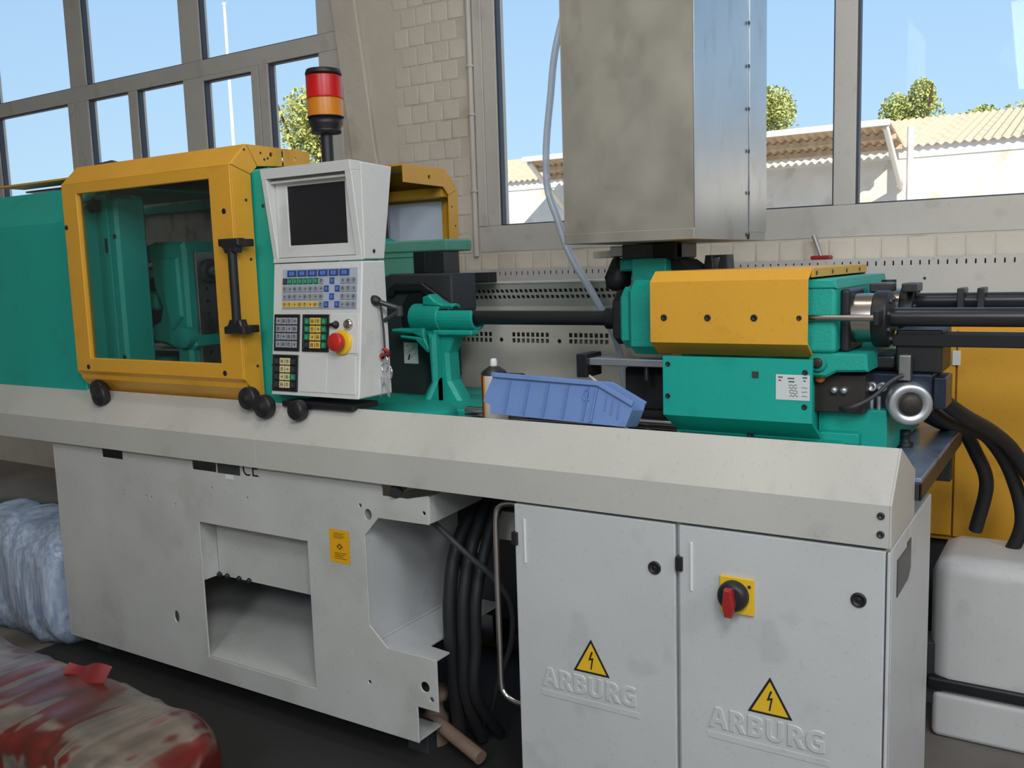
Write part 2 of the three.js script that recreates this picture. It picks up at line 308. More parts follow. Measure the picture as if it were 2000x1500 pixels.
for (const [x, z, where] of [[0.7, 2.6, 'in the middle of the bay'], [3.8, 1.8, 'close to the right wall'], [-0.4, 5.2, 'before the camera-side windows'], [3.2, 4.7, 'in the corner by the right wall']]) {
  const t = thing('added_flood_lamp', 'square flood lamp added in place of daylight, tilted towards the machine, ' + where, 'lamp', 'added flood lamps hung under the ceiling');
  const c = V(x, 3.7, z), d = V(-1.2, 0.9, 0).sub(c).normalize(), q = new THREE.Quaternion().setFromUnitVectors(V(0, 0, 1), d);
  const at = (g) => { g.applyQuaternion(q); g.translate(c.x, c.y, c.z); return g; };
  part(t, 'housing', at(bx(-0.52, 0.52, -0.52, 0.52, -0.12, -0.006, 0.02)), M.capWhite);
  part(t, 'diffuser', at(bx(-0.49, 0.49, -0.49, 0.49, -0.006, 0.0, 0.001)), std({ color: 0xffffff, emissive: lin(0.93, 0.97, 1.03), emissiveIntensity: 1.6, roughness: 0.6 }));
  part(t, 'hanger', cy([x, 3.75, z + 0.06], [x, 4.6, z + 0.06], 0.02, 0.02, 10), M.alu);
  seat(t);
  const l = new THREE.RectAreaLight(lin(0.93, 0.97, 1.03), FLOOD, 0.96, 0.96); l.position.copy(c).addScaledVector(d, 0.012); l.lookAt(-1.2, 0.9, 0); scene.add(l);
}

// ------------------------------------------------------------------ outside the windows
{
  const y = struct('yard', bx(-60, 40, -0.25, -0.05, -60, 25, 0), M.yard); y.userData = { kind: 'structure' };
  const wave = (x, p = 0.13, a = 0.022) => a * Math.cos(x / p * 6.2832);
  const sheet = (x0, x1, za, ya, zb, yb, th = 0.012) => { // corrugated sheet, waves across x, sloping from (za, ya) to (zb, yb)
    const n = Math.ceil((x1 - x0) / 0.026), top = [], bot = [];
    for (let i = 0; i <= n; i++) { const x = x0 + (x1 - x0) * i / n; top.push([x, wave(x) + th]); bot.unshift([x, wave(x)]); }
    const L = Math.hypot(zb - za, yb - ya), g = ext('z', [...top, ...bot], 0, L);
    g.rotateX(Math.atan2(yb - ya, za - zb)); // runs from z = 0 towards +z before turning
    const m = new THREE.Matrix4().makeBasis(V(1, 0, 0), V(0, 1, 0), V(0, 0, 1));
    g.applyMatrix4(m);
    return g;
  };
  const b = thing('neighbour_building', 'long white single-storey building across the yard with a brown corrugated roof', 'building');
  part(b, 'wall', bx(-34, 12, -0.05, 3.06, -18, -14, 0), M.outWall);
  const roof = (n, x0, x1, za, ya, zb, yb, mat) => {
    const nn = Math.ceil((x1 - x0) / 0.026), L = Math.hypot(zb - za, yb - ya), top = [], bot = [];
    for (let i = 0; i <= nn; i++) { const x = x0 + (x1 - x0) * i / nn; top.push([x, wave(x) + 0.012]); bot.unshift([x, wave(x)]); }
    const g = ext('z', [...top, ...bot], 0, L);
    const dir = V(0, yb - ya, zb - za).normalize(), up = V(0, 0, 0).crossVectors(dir, V(1, 0, 0)).normalize();
    g.applyMatrix4(new THREE.Matrix4().makeBasis(V(1, 0, 0), up, dir).setPosition(0, ya, za));
    return part(b, n, g, mat);
  };
  roof('roof', -34, 12, -18.2, 4.14, -13.93, 3.17, M.roof);
  part(b, 'eaves_board', bx(-34, 12, 3.0, 3.2, -14.03, -13.985, 0.005), M.outWhite);
  part(b, 'downpipe', [cy([-2.56, 0, -13.75], [-2.56, 3.45, -13.75], 0.05, 0.05, 12)], M.outWhite);
  seat(b);
  const c = thing('canopy', 'corrugated canopy rising outward from the white building, with a white edge board', 'canopy');
  const nn = Math.ceil(6.3 / 0.026), top = [], bot = [];
  for (let i = 0; i <= nn; i++) { const x = -8.9 + 6.25 * i / nn; top.push([x, wave(x) + 0.012]); bot.unshift([x, wave(x)]); }
  const g = ext('z', [...top, ...bot], 0, Math.hypot(1.31, 0.28)), dir = V(0, 0.3, 1.4).normalize(), up = V().crossVectors(dir, V(1, 0, 0)).normalize();
  g.applyMatrix4(new THREE.Matrix4().makeBasis(V(1, 0, 0), up, dir).setPosition(0, 3.14, -13.9));
  part(c, 'corrugated_sheet', g, M.roof);
  part(c, 'edge_board', bx(-8.9, -2.65, 3.36, 3.45, -12.6, -12.56, 0.004), M.outWhite);
  for (const z of [-13.6, -13.1]) part(c, 'purlin', bx(-8.9, -2.65, 3.12 + (z + 14) * 0.2143 - 0.1, 3.12 + (z + 14) * 0.2143 - 0.025, z, z + 0.06, 0.004), M.roof);
  for (const x of [-2.72, -5.8, -8.8]) { part(c, 'strut', cy([x, 3.34, -12.65], [x, 2.55, -13.98], 0.045, 0.045, 12), M.outWhite); }
  seat(c);
  // trees
  const leafMat = std({ color: lin(0.42, 0.45, 0.14), roughness: 0.8 });
  const tree = (label, x, z, base, blobs, leaf, n, mat) => {
    const t = thing('tree', label, 'tree', 'trees beyond the windows'); delete t.userData.group;
    const pos = [], nor = [], uv = [];
    for (let i = 0; i < n; i++) {
      const bl = blobs[Math.floor(rnd() * blobs.length)], th = rnd() * 6.283, ph = Math.acos(2 * rnd() - 1), r = Math.pow(rnd(), 0.45);
      const c0 = V(x + bl[0] + bl[3] * r * Math.sin(ph) * Math.cos(th), bl[1] + bl[4] * r * Math.cos(ph), z + bl[2] + bl[3] * r * Math.sin(ph) * Math.sin(th));
      const a = V(rnd() - 0.5, rnd() - 0.5, rnd() - 0.5).normalize(), q = V(rnd() - 0.5, rnd() - 0.5, rnd() - 0.5).cross(a).normalize(), N = V().crossVectors(a, q);
      const s = leaf * (0.6 + 0.8 * rnd());
      for (const [u, v] of [[-1, 0], [0, -0.5], [1, 0], [-1, 0], [1, 0], [0, 0.5]]) { const p = c0.clone().addScaledVector(a, u * s).addScaledVector(q, v * s); pos.push(p.x, p.y, p.z); nor.push(N.x, N.y, N.z); uv.push(u, v); }
    }
    const g = new THREE.BufferGeometry();
    g.setAttribute('position', new THREE.Float32BufferAttribute(pos, 3)); g.setAttribute('normal', new THREE.Float32BufferAttribute(nor, 3)); g.setAttribute('uv', new THREE.Float32BufferAttribute(uv, 2));
    part(t, 'crown', g, mat);
    part(t, 'trunk', cy([x, -0.05, z], [x, base, z], 0.22, 0.12, 10), M.bark);
    for (let i = 0; i < 6; i++) { const bl = blobs[i % blobs.length]; part(t, 'branch', cy([x, base - 0.4 - 0.2 * i / 6, z], [x + bl[0] + (rnd() - 0.5), bl[1] + bl[4] * 0.5, z + bl[2] + (rnd() - 0.5)], 0.08, 0.02, 7), M.bark); }
    seat(t);
  };
  tree('dark green leafy tree behind the canopy, half hidden by the steel hopper', -8.6, -25, 4, [[0, 4.9, 0, 1.3, 1.2], [0.4, 5.7, 0, 0.8, 0.7], [-0.6, 5.9, 0, 0.9, 0.6]], 0.06, 7000, leafMat);
  tree('low pale green tree tops showing over the white edge of the canopy', -6.4, -28.5, 3.6, [[0, 4.7, 0, 1.0, 0.75], [-1.5, 4.6, 0, 0.9, 0.5], [0.7, 4.6, 0, 0.7, 0.6]], 0.055, 6500, leafMat);
  tree('tall feathery green tree above the brown corrugated roof', -4.25, -25.2, 4, [[0, 4.9, 0, 0.75, 0.9], [0.1, 5.6, 0, 0.35, 0.5], [-0.5, 5.2, 0, 0.5, 0.6]], 0.05, 6000, leafMat);
  tree('spreading green tree above the roof beside the feathery one', -3.2, -27.8, 4, [[0, 4.7, 0, 0.8, 0.8], [0.3, 5.1, 0, 0.5, 0.5], [1.3, 4.8, 0, 0.9, 0.8]], 0.055, 6500, leafMat);
  tree('bushy yellow-green tree seen through the tall window behind the signal tower', -13.75, -12.5, 2.8, [[0, 3.7, 0, 0.85, 1.3], [-0.3, 4.6, 0, 0.6, 0.75], [0.3, 4.5, 0, 0.6, 0.6], [0.3, 2.8, 0, 0.7, 0.7]], 0.05, 9000, leafMat);
  one('flagpole', [cy([-25, -0.05, -20.2], [-25, 10.4, -20.2], 0.07, 0.045, 12), lt([-25, 10.4, -20.2], [0, 1, 0], [[0.05, 0], [0.08, 0.05], [0.05, 0.1], [0, 0.13]], 12)], M.outWhite, 'slim white pole standing outside the tall window', 'pole');
}

// ------------------------------------------------------------------ shared small parts
const bolt = (p, r = 0.007, h = 0.004, dir = [0, 0, 1]) => lt(p, dir, [[r, 0], [r, h * 0.7], [r * 0.8, h], [r * 0.45, h], [r * 0.4, h * 0.5], [0, h * 0.5]], 12);
const loader = new FontLoader();
const fontBold = await loader.loadAsync('fonts/droid/droid_sans_bold.typeface.json');
const fontReg = await loader.loadAsync('fonts/droid/droid_sans_regular.typeface.json');
function text(font, s, size, depth, x, y, z, bevel = 0) {
  const g = new TextGeometry(s, { font, size, depth, curveSegments: 4, bevelEnabled: bevel > 0, bevelThickness: bevel, bevelSize: bevel, bevelSegments: 1 });
  g.translate(x, y, z); return uvm(g);
}
const ZB = -0.025;

// ------------------------------------------------------------------ machine bed with the long hood
{
  const t = thing('machine_bed', 'long light grey sheet steel machine bed with cut-outs under a sloping hood', 'machine bed');
  const sq = (x, y, r) => circ(x, y, r, 12);
  part(t, 'front_panel', ext('z', [[-3.405, 0.1], [-1.656, 0.1], [-1.656, 0.215], [-1.578, 0.215], [-1.578, 0.375], [-1.76, 0.375], [-1.827, 0.434], [-1.827, 0.716], [-1.772, 0.775], [-1.583, 0.777], [-1.583, 0.862], [-1.66, 0.845], [-1.752, 0.845], [-1.752, 0.96], [-3.405, 0.96]], ZB - 0.006, ZB, 0.0012, [
    rect(-2.58, -2.068, 0.178, 0.664), rect(-3.1, -2.976, 0.847, 0.94), rect(-2.594, -2.472, 0.847, 0.94),
    circ(-1.811, 0.781, 0.014, 16, 0.017), circ(-1.624, 0.283, 0.016), circ(-2.74, 0.296, 0.014, 16, 0.022), sq(-1.84, 0.806, 0.006), sq(-1.6, 0.81, 0.006), sq(-1.839, 0.251, 0.006), sq(-1.601, 0.249, 0.008),
    sq(-2.99, 0.73, 0.004), sq(-2.86, 0.725, 0.004), sq(-2.83, 0.722, 0.0045), sq(-2.7, 0.712, 0.004), sq(-2.5, 0.79, 0.004), sq(-2.33, 0.775, 0.004), sq(-2.27, 0.85, 0.003)]), M.white);
  part(t, 'end_panel', bx(-3.411, -3.405, 0.1, 0.96, -1.1, ZB, 0.001), M.white);
  part(t, 'bottom_flange', bx(-3.405, -1.66, 0.1, 0.106, -0.14, ZB - 0.006, 0), M.white);
  // chute behind the rectangular cut-out
  part(t, 'chute_floor', ext('x', [[-0.035, 0.172], [-0.035, 0.178], [-0.75, 0.3], [-0.75, 0.294]], -3.1, -1.9, 0), M.white, 'sloping tray floor inside the bed');
  part(t, 'chute_back', bx(-2.586, -1.95, 0.452, 0.7, -0.106, -0.1, 0.001), M.white, 'inner sheet behind the rectangular cut-out');
  part(t, 'chute_side', bx(-2.592, -2.586, 0.452, 0.68, -0.1, -0.031, 0.001), M.white);
  part(t, 'tray_end', bx(-3.1, -1.9, 0.29, 0.5, -0.76, -0.75, 0), M.white);
  for (const [x, z] of [[-2.6, -0.09], [-2.56, -0.13], [-2.5, -0.13], [-2.45, -0.13]]) part(t, 'bolt', bolt([x + 0.02, 0.458, -0.1], 0.009, 0.012, [0, -0.5, 1]), M.black);
  // octagonal bay
  part(t, 'bay_side', bx(-1.833, -1.828, 0.37, 0.8, -0.5, ZB - 0.006, 0), M.whiteB);
  part(t, 'bay_floor', ext('y', [[-1.828, ZB - 0.006], [-1.578, ZB - 0.006], [-1.578, -0.09], [-1.66, -0.1], [-1.66, -0.5], [-1.828, -0.5]], 0.37, 0.375, 0), M.whiteB);
  part(t, 'bay_seam', bx(-1.828, -1.82, 0.375, 0.381, -0.5, ZB - 0.006, 0.002), M.whiteB);
  part(t, 'bay_back', bx(-1.9, -1.6, 0.3, 0.88, -0.56, -0.55, 0), M.castGrey);
  part(t, 'flange', ext('y', [[-1.583, ZB - 0.001], [-1.577, ZB - 0.001], [-1.577, -0.05], [-1.6, -0.32], [-1.606, -0.32], [-1.583, -0.05]], 0.782, 0.86, 0), M.white);
  part(t, 'cross_member', bx(-3.405, -0.36, 0.9, 0.96, -0.2, -0.12, 0.004), M.castGrey);
  part(t, 'rear_beam', bx(-3.405, -0.36, 0.1, 0.3, -1.1, -1.0, 0.004), M.castGrey);
  part(t, 'rear_beam', bx(-3.405, -0.36, 0.8, 0.96, -1.1, -1.06, 0.004), M.castGrey);
  for (const x of [-3.38, -2.0, -0.5]) part(t, 'machine_foot', [bx(x - 0.04, x + 0.04, 0, 0.1, -1.08, -1.0, 0.004)], M.castGrey);
  for (const x of [-3.35, -1.74]) part(t, 'machine_foot', [bx(x - 0.04, x + 0.04, 0, 0.1, -0.2, -0.12, 0.004)], M.castGrey);
  // hood, two lengths with a seam, shaped like a shallow roof
  const prof = [[0, 0.888], [0, 0.98], [-0.105, 1.083], [-0.29, 1.0], [-0.29, 0.995], [-0.105, 1.077], [-0.005, 0.977], [-0.005, 0.888]];
  part(t, 'hood', ext('x', prof, -4.05, -2.2465, 0.001), M.hood, 'long sloping hood in light grey paint'); part(t, 'hood', ext('x', prof, -2.245, -0.35, 0.001), M.hood, 'long sloping hood in light grey paint');
  const he = part(t, 'hood_end', ext('x', [[0.0, 0.888], [0.0, 0.98], [-0.105, 1.083], [-0.29, 1.0], [-0.29, 0.888]], -0.35, -0.345, 0.0012), M.hood);
  for (const y of [0.957, 0.917]) part(he, 'bolt', bolt([-0.366, y, 0], 0.008, 0.004), M.darkSteel);
  // top plate behind the hood
  part(t, 'shaded_deck', bx(-4.05, -1.0, 0.955, 0.97, -1.12, -0.29, 0.002), M.blackMatt, 'top deck of the bed coloured black for the shade in its well');  // black colour stands in for the shade in the well behind the hood
  const dk = part(t, 'top_plate', [bx(-1.0, -0.33, 0.968, 0.98, -1.04, -0.285, 0.003)], M.skyTintSteel, 'oily bare steel top plate, tinted blue for reflected sky, at the end of the bed');
  part(dk, 'plate_edge', [bx(-0.338, -0.33, 0.925, 0.968, -1.04, -0.285, 0.003), bx(-0.6, -0.33, 0.925, 0.968, -0.293, -0.285, 0.003)], M.darkSteel);
  part(dk, 'bolt', lt([-0.43, 0.98, -0.66], [0, 1, 0], [[0.022, 0], [0.022, 0.012], [0.014, 0.014], [0.014, 0.03], [0.017, 0.034], [0.015, 0.045], [0, 0.047]], 14), M.black);
  part(dk, 'bolt', bolt([-0.56, 0.98, -0.75], 0.011, 0.01, [0, 1, 0]), M.black);
  part(dk, 'rail_end', bx(-0.47, -0.36, 0.98, 1.0, -0.36, -0.31, 0.004), M.darkSteel);
  for (const z of [-0.47, -0.87]) part(t, 'guide_rail', [cy([-1.75, 1.03, z], [-0.62, 1.03, z], 0.017, 0.017, 16), bx(-1.75, -0.62, 0.98, 1.02, z - 0.014, z + 0.014, 0.002)], M.chrome, 'polished round guide rail');
  part(t, 'name_plate', bx(-2.462, -2.355, 0.848, 0.9, ZB, ZB + 0.002, 0), M.castGrey, 'dark type plate under the hood');
  part(t, 'plate_tab', bx(-2.425, -2.39, 0.83, 0.847, ZB, ZB + 0.002, 0), M.paper);
  part(t, 'ce_mark', text(fontReg, 'CE', 0.05, 0.0006, -2.345, 0.851, ZB), M.black);
  const stick = canvasTex(128, 256, (x, w, h) => {
    x.fillStyle = '#e8a912'; x.fillRect(0, 0, w, h); x.fillStyle = '#7a5a10';
    for (let i = 0; i < 4; i++) x.fillRect(28, 26 + i * 12, 72 - (i % 2) * 14, 5);
    x.beginPath(); x.moveTo(64, 104); x.lineTo(86, 130); x.lineTo(64, 156); x.lineTo(42, 130); x.fill(); x.fillStyle = '#e8a912'; x.fillRect(58, 122, 12, 16); x.fillStyle = '#7a5a10';
    for (let i = 0; i < 4; i++) x.fillRect(28, 178 + i * 14, 78 - (i % 3) * 12, 6);
  });
  const g = new THREE.PlaneGeometry(0.081, 0.104).toNonIndexed(); g.translate(-1.9305, 0.667, ZB + 0.0012);
  part(t, 'warning_sticker', [g], std({ map: stick, roughness: 0.5 }), 'yellow rectangular warning sticker with brown print');
  // connector under the hood
  part(t, 'cable_connector', [cy([-1.71, 0.885, -0.05], [-1.69, 0.86, ZB + 0.01], 0.016, 0.02, 12), cy([-1.66, 0.9, -0.06], [-1.69, 0.865, -0.03], 0.009), tb([[-1.66, 0.9, -0.06], [-1.62, 0.9, -0.07], [-1.56, 0.89, -0.1]], 0.007, 12, 8)], M.castGrey);
  seat(t);
}

// ------------------------------------------------------------------ switch cabinet
const boltShape = [[0.001, 0.04], [0.007, 0.04], [-0.001, 0.019], [0.0085, 0.022], [0.0015, -0.016], [-0.0025, -0.016], [0.0025, 0.0145], [-0.0085, 0.0115]];
{
  const t = thing('switch_cabinet', 'light grey two-door electrical cabinet with yellow lightning warning signs', 'cabinet');
  part(t, 'body', [bx(-1.28, -0.345, 0.1, 0.882, -0.556, -0.026, 0.004), ext('z', rect(-1.283, -0.345, 0.1, 0.885), -0.03, -0.022, 0.001, [rect(-1.26, -0.83, 0.13, 0.86), rect(-0.81, -0.375, 0.13, 0.86)])], M.whiteB);
  part(t, 'plinth', bx(-1.25, -0.38, 0, 0.1, -0.53, -0.05, 0.002), M.blackMatt);
  part(t, 'corner_profile', bx(-0.353, -0.3455, 0.1, 0.878, -0.022, -0.004, 0.0025), M.whiteB);
  const tri3 = (cx, yb, yt, hw) => [[cx - hw, yb], [cx + hw, yb], [cx, yt]];
  const door = (x0, x1, tag, cx) => {
    const d = part(t, 'door', bx(x0, x1, 0.11, 0.88, -0.022, -0.005, 0.004), M.whiteB);
    part(d, 'label_slot', bx(x0 + 0.029, x0 + 0.036, 0.722, 0.842, -0.006, -0.001, 0.002), M.capWhite, 'narrow white label strip');
    part(d, 'hinge', bx(x0 - 0.006, x0 + 0.011, 0.768, 0.803, -0.02, 0.004, 0.002), M.black);
    part(d, 'lock', lt([x1 - 0.053, 0.765, -0.005], [0, 0, 1], [[0.0165, 0], [0.0165, 0.003], [0.0145, 0.005], [0.011, 0.005], [0.0105, 0.0015], [0.004, 0.0015], [0.0035, 0.003], [0, 0.003]], 24), M.black);
    const s = part(d, 'warning_sign', ext('z', tri3(cx, 0.455, 0.548, 0.052), -0.005, -0.0042, 0), M.black, 'black-edged yellow triangle with a lightning bolt');
    part(d, 'sign_face', ext('z', tri3(cx, 0.4605, 0.537, 0.0427), -0.0042, -0.0036, 0), M.signYellow);
    part(d, 'sign_lightning', ext('z', boltShape.map(([x, y]) => [cx + x * 0.85, 0.481 + (y - 0.0) * 0.85]), -0.0036, -0.003, 0), M.black);
    const em = text(fontBold, 'ARBURG', 0.05, 0.0022, 0, 0, 0, 0.0016); em.computeBoundingBox(); const bb = em.boundingBox, k = 0.272 / (bb.max.x - bb.min.x);
    em.scale(k, 1, 1); em.translate(cx - 0.145, 0.395, -0.0055);
    part(d, 'raised_lettering', em, M.whiteB);
    part(d, 'raised_line', ext('z', [[cx - 0.15, 0.366], [cx + 0.135, 0.366], [cx + 0.135, 0.382], [cx - 0.15, 0.382]], -0.0055, -0.0033, 0.0008), M.whiteB);
    return d;
  };
  door(-1.282, -0.829, 0, -1.061); door(-0.82, -0.356, 1, -0.6);
  const s = part(t, 'main_switch', bx(-0.716, -0.636, 0.688, 0.774, -0.005, 0.003, 0.0015), M.signYellow, 'yellow plate of the main switch');
  part(s, 'collar', lt([-0.682, 0.732, 0.003], [0, 0, 1], [[0.036, 0], [0.036, 0.012], [0.032, 0.022], [0.024, 0.026], [0, 0.026]], 28), M.black);
  part(s, 'knob', [ext('z', [[-0.692, 0.758], [-0.674, 0.758], [-0.668, 0.72], [-0.674, 0.692], [-0.69, 0.692], [-0.696, 0.72]], 0.026, 0.05, 0.004)], M.knobRed, 'red rotary knob');
  part(s, 'screw', bolt([-0.646, 0.757, 0.003], 0.004, 0.002), M.darkSteel);
  part(t, 'side_plate', ext('x', [[-0.075, 0.842], [-0.075, 0.758], [-0.21, 0.758], [-0.245, 0.775], [-0.245, 0.848], [-0.2, 0.848], [-0.2, 0.838]], -0.345, -0.343, 0.0005), M.darkSteel, 'dark rating plate on the cabinet side');
  part(t, 'tubular_handle', tb([[-1.285, 0.872, -0.03], [-1.31, 0.872, -0.03], [-1.34, 0.862, -0.03], [-1.355, 0.83, -0.03], [-1.358, 0.7, -0.03], [-1.358, 0.48, -0.03], [-1.358, 0.36, -0.03], [-1.348, 0.328, -0.03], [-1.32, 0.312, -0.03], [-1.285, 0.309, -0.03]], 0.0085, 80, 12), M.chrome, 'bent chrome tube handle');
  seat(t);
}
// ------------------------------------------------------------------ gap between bed and cabinet
one('upright_post', [bx(-1.47, -1.29, 0, 0.7, -0.5, -0.46, 0.003), bx(-1.47, -1.43, 0, 0.7, -0.46, -0.3, 0.003)], M.castGrey, 'dark grey steel upright in the gap beside the cabinet', 'post');
one('cross_bracket', [bx(-1.68, -1.29, 0.64, 0.735, -0.42, -0.38, 0.004)], M.guardSteel, 'grey steel cross bracket in the gap beside the cabinet', 'bracket');
{
  const t = thing('hanging_strip', 'flat grey steel strip hanging in the gap between bed and cabinet', 'bracket');
  part(t, 'strip', bx(-1.66, -1.62, 0.6, 0.94, -0.345, -0.335, 0.002), M.guardSteel); part(t, 'bolt', bolt([-1.64, 0.64, -0.335], 0.007, 0.004), M.black); seat(t);
}
const hs = [[-1.617, 0.021], [-1.575, 0.02], [-1.538, 0.018]];
hs.forEach(([x, r], i) => one('hydraulic_hose', tb([[x - 0.03, 0.86, -0.46], [x - 0.01, 0.78, -0.34], [x, 0.66, -0.2 - 0.02 * i], [x + 0.004, 0.52, -0.15 - 0.012 * i], [x + 0.008, 0.38, -0.14 - 0.01 * i], [x, 0.22, -0.16], [x - 0.01, 0.03, -0.2 - 0.05 * i]], r, 60, 12), M.rubber, 'thick black hydraulic hose hanging in the gap, ' + ['nearest the bed bay', 'between two others', 'nearest the hanging steel strip'][i], 'hose', 'hoses hanging in the gap'));
one('grey_cable', tb([[-1.66, 0.78, -0.1], [-1.6, 0.745, -0.1], [-1.545, 0.708, -0.1], [-1.5, 0.66, -0.12], [-1.46, 0.6, -0.16], [-1.44, 0.5, -0.22], [-1.47, 0.36, -0.26], [-1.54, 0.2, -0.28], [-1.6, 0.02, -0.3]], 0.009, 60, 8), M.castGrey, 'thin dark cable looping out of the bed bay', 'cable');
one('floor_coupling', [lt([-1.73, 0, -0.2], [0, 1, 0], [[0.045, 0], [0.045, 0.09], [0.03, 0.11], [0.03, 0.15], [0.05, 0.155], [0.05, 0.18], [0, 0.185]], 20), cy([-1.72, 0.09, -0.18], [-1.5, 0.05, -0.12], 0.022, 0.022, 14)], std({ color: lin(0.3, 0.2, 0.15), roughness: 0.5, map: grimeT }), 'brownish pipe coupling on the floor beside the bed', 'pipe fitting');

// ------------------------------------------------------------------ front safety guard (sliding door) over the clamping unit
const GX0 = -3.255, GX1 = -2.348;
{
  const t = thing('sliding_guard', 'yellow sliding safety door with smoked window and black handle over the clamping unit', 'safety door');
  part(t, 'door_panel', ext('z', rect(GX0, GX1, 1.16, 1.85), -0.08, -0.06, 0.002, [rect(-3.17, -2.45, 1.21, 1.812)]), M.yellow);
  part(t, 'upper_bevel', ext('x', [[-0.06, 1.85], [-0.131, 1.919], [-0.141, 1.909], [-0.07, 1.84]], GX0, GX1, 0.001), M.yellow);
  part(t, 'top_sheet', bx(GX0, GX1, 1.911, 1.919, -0.285, -0.131, 0.001), M.yellow);
  part(t, 'lower_bevel', ext('x', [[-0.06, 1.16], [-0.14, 1.075], [-0.14, 1.06], [-0.075, 1.13], [-0.07, 1.16]], GX0, GX1, 0.001), M.yellow);
  const strip = (x0, x1) => {
    const a = part(t, 'end_strip', ext('x', [[-0.062, 1.16], [-0.062, 1.848], [-0.142, 1.822], [-0.142, 1.07], [-0.138, 1.07]], x0, x1, 0.001), M.yellow);
    part(t, 'end_strip', ext('x', [[-0.062, 1.85], [-0.131, 1.918], [-0.172, 1.85], [-0.142, 1.824]], x0, x1, 0.001), M.yellow);
    const c = part(t, 'end_strip', ext('x', [[-0.133, 1.918], [-0.285, 1.918], [-0.285, 1.858], [-0.175, 1.851]], x0, x1, 0.001, [circ(-0.237, 1.893, 0.009, 14)]), M.yellow);
    return [a, c];
  };
  const [sa, sc] = strip(GX1, GX1 + 0.006); strip(GX0 - 0.006, GX0);
  for (const [y, z] of [[1.74, -0.115], [1.55, -0.12], [1.2, -0.118]]) part(sa, 'bolt', bolt([GX1 + 0.006, y, z], 0.005, 0.002, [1, 0, 0]), M.darkSteel);
  for (const [y, z] of [[1.895, -0.19], [1.875, -0.205], [1.88, -0.22], [1.9, -0.12]]) part(sc, 'bolt', bolt([GX1 + 0.006, y, z], 0.004, 0.002, [1, 0, 0]), M.darkSteel);
  for (const [x, y] of [[-2.385, 1.705], [-3.245, 1.694], [-3.185, 1.177], [-2.434, 1.179]]) part(t, 'bolt', bolt([x, y, -0.06], 0.009, 0.003), M.black);
  part(t, 'smoked_window', bx(-3.175, -2.445, 1.205, 1.817, -0.078, -0.073, 0), M.smoked, 'smoked clear plastic window');
  const h = part(t, 'handle', [cy([-2.338, 1.345, -0.04], [-2.338, 1.585, -0.04], 0.0145, 0.0145, 20)], M.black, 'black bar handle');
  for (const [y, s] of [[1.59, 1], [1.338, -1]]) { const pr = [[-2.362, y - 0.02], [-2.312, y - 0.02], [-2.306, y - 0.002], [-2.296, y + 0.004], [-2.296, y + 0.026], [-2.39, y + 0.026], [-2.39, y + 0.004], [-2.372, y - 0.002]].map(([x, v]) => [x, s > 0 ? v : 2 * y - v]); part(h, 'handle_block', [ext('z', s > 0 ? pr : pr.reverse(), -0.06, -0.028, 0.004), bx(-2.341, -2.3, y + (s > 0 ? 0 : -0.024), y + (s > 0 ? 0.024 : 0), -0.1, -0.06, 0.003)], M.black); }
  for (const [x, y, z] of [[-3.16, 1.09, -0.075], [-3.115, 1.072, -0.05], [-2.33, 1.1, -0.06], [-2.245, 1.08, -0.045]]) {
    const w = part(t, 'roller', lt([x, y, z - 0.02], [0, 0, 1], [[0.012, 0], [0.036, 0.002], [0.038, 0.008], [0.038, 0.026], [0.034, 0.034], [0.016, 0.036], [0.014, 0.044], [0, 0.045]], 28), M.black, 'black running roller');
  }
  part(t, 'bottom_rail', bx(GX0 + 0.02, -2.12, 1.052, 1.064, -0.15, -0.1, 0.002), M.black);
  seat(t);
}
{ // rear half of the guard, mirror image of the front one
  const t = thing('rear_guard', 'yellow rear guard frame with a hazy window, arching behind the control panel', 'safety guard');
  const X0 = GX1, X1 = GX1 + 0.006;
  part(t, 'end_strip', ext('x', [[-0.294, 1.918], [-0.416, 1.917], [-0.416, 1.866], [-0.294, 1.858]], X0, X1, 0.001, [circ(-0.345, 1.886, 0.008, 12)]), M.yellow);
  part(t, 'end_strip', ext('x', [[-0.93, 1.915], [-1.212, 1.915], [-1.193, 1.84], [-0.93, 1.845]], X0, X1, 0.001, [circ(-1.1, 1.875, 0.01, 14)]), M.yellow);
  part(t, 'end_strip', ext('x', [[-1.214, 1.915], [-1.294, 1.836], [-1.23, 1.808], [-1.195, 1.84]], X0, X1, 0.001), M.yellow);
  const v = part(t, 'end_strip', ext('x', [[-1.294, 1.834], [-1.294, 1.06], [-1.22, 1.06], [-1.23, 1.806]], X0, X1, 0.001), M.yellow);
  for (let i = 0; i < 4; i++) part(v, 'bolt', bolt([X1, 1.76 - 0.08 * i, -1.25 - 0.02 * (i & 1)], 0.004, 0.002, [1, 0, 0]), M.darkSteel);
  part(t, 'top_sheet', bx(-4.1, X0, 1.909, 1.917, -1.214, -0.93, 0.001), M.yellow);
  part(t, 'top_sheet', bx(-4.1, X0, 1.909, 1.917, -0.416, -0.294, 0.001), M.yellow);
  part(t, 'upper_bevel', ext('x', [[-1.214, 1.917], [-1.294, 1.838], [-1.284, 1.83], [-1.204, 1.909]], -4.1, X0, 0.001), M.yellow);
  part(t, 'door_panel', ext('z', rect(-4.1, X0, 1.06, 1.836), -1.294, -1.282, 0.001, [rect(-3.3, -2.42, 1.2, 1.79)]), M.yellow);
  part(t, 'inner_rail', bx(-4.1, X0 - 0.01, 1.8, 1.84, -1.28, -1.2, 0.003), M.yellow);
  part(t, 'rear_window', bx(-3.31, -2.41, 1.19, 1.8, -1.29, -1.286, 0), M.hazyPane, 'hazy clear rear window');
  seat(t);
}
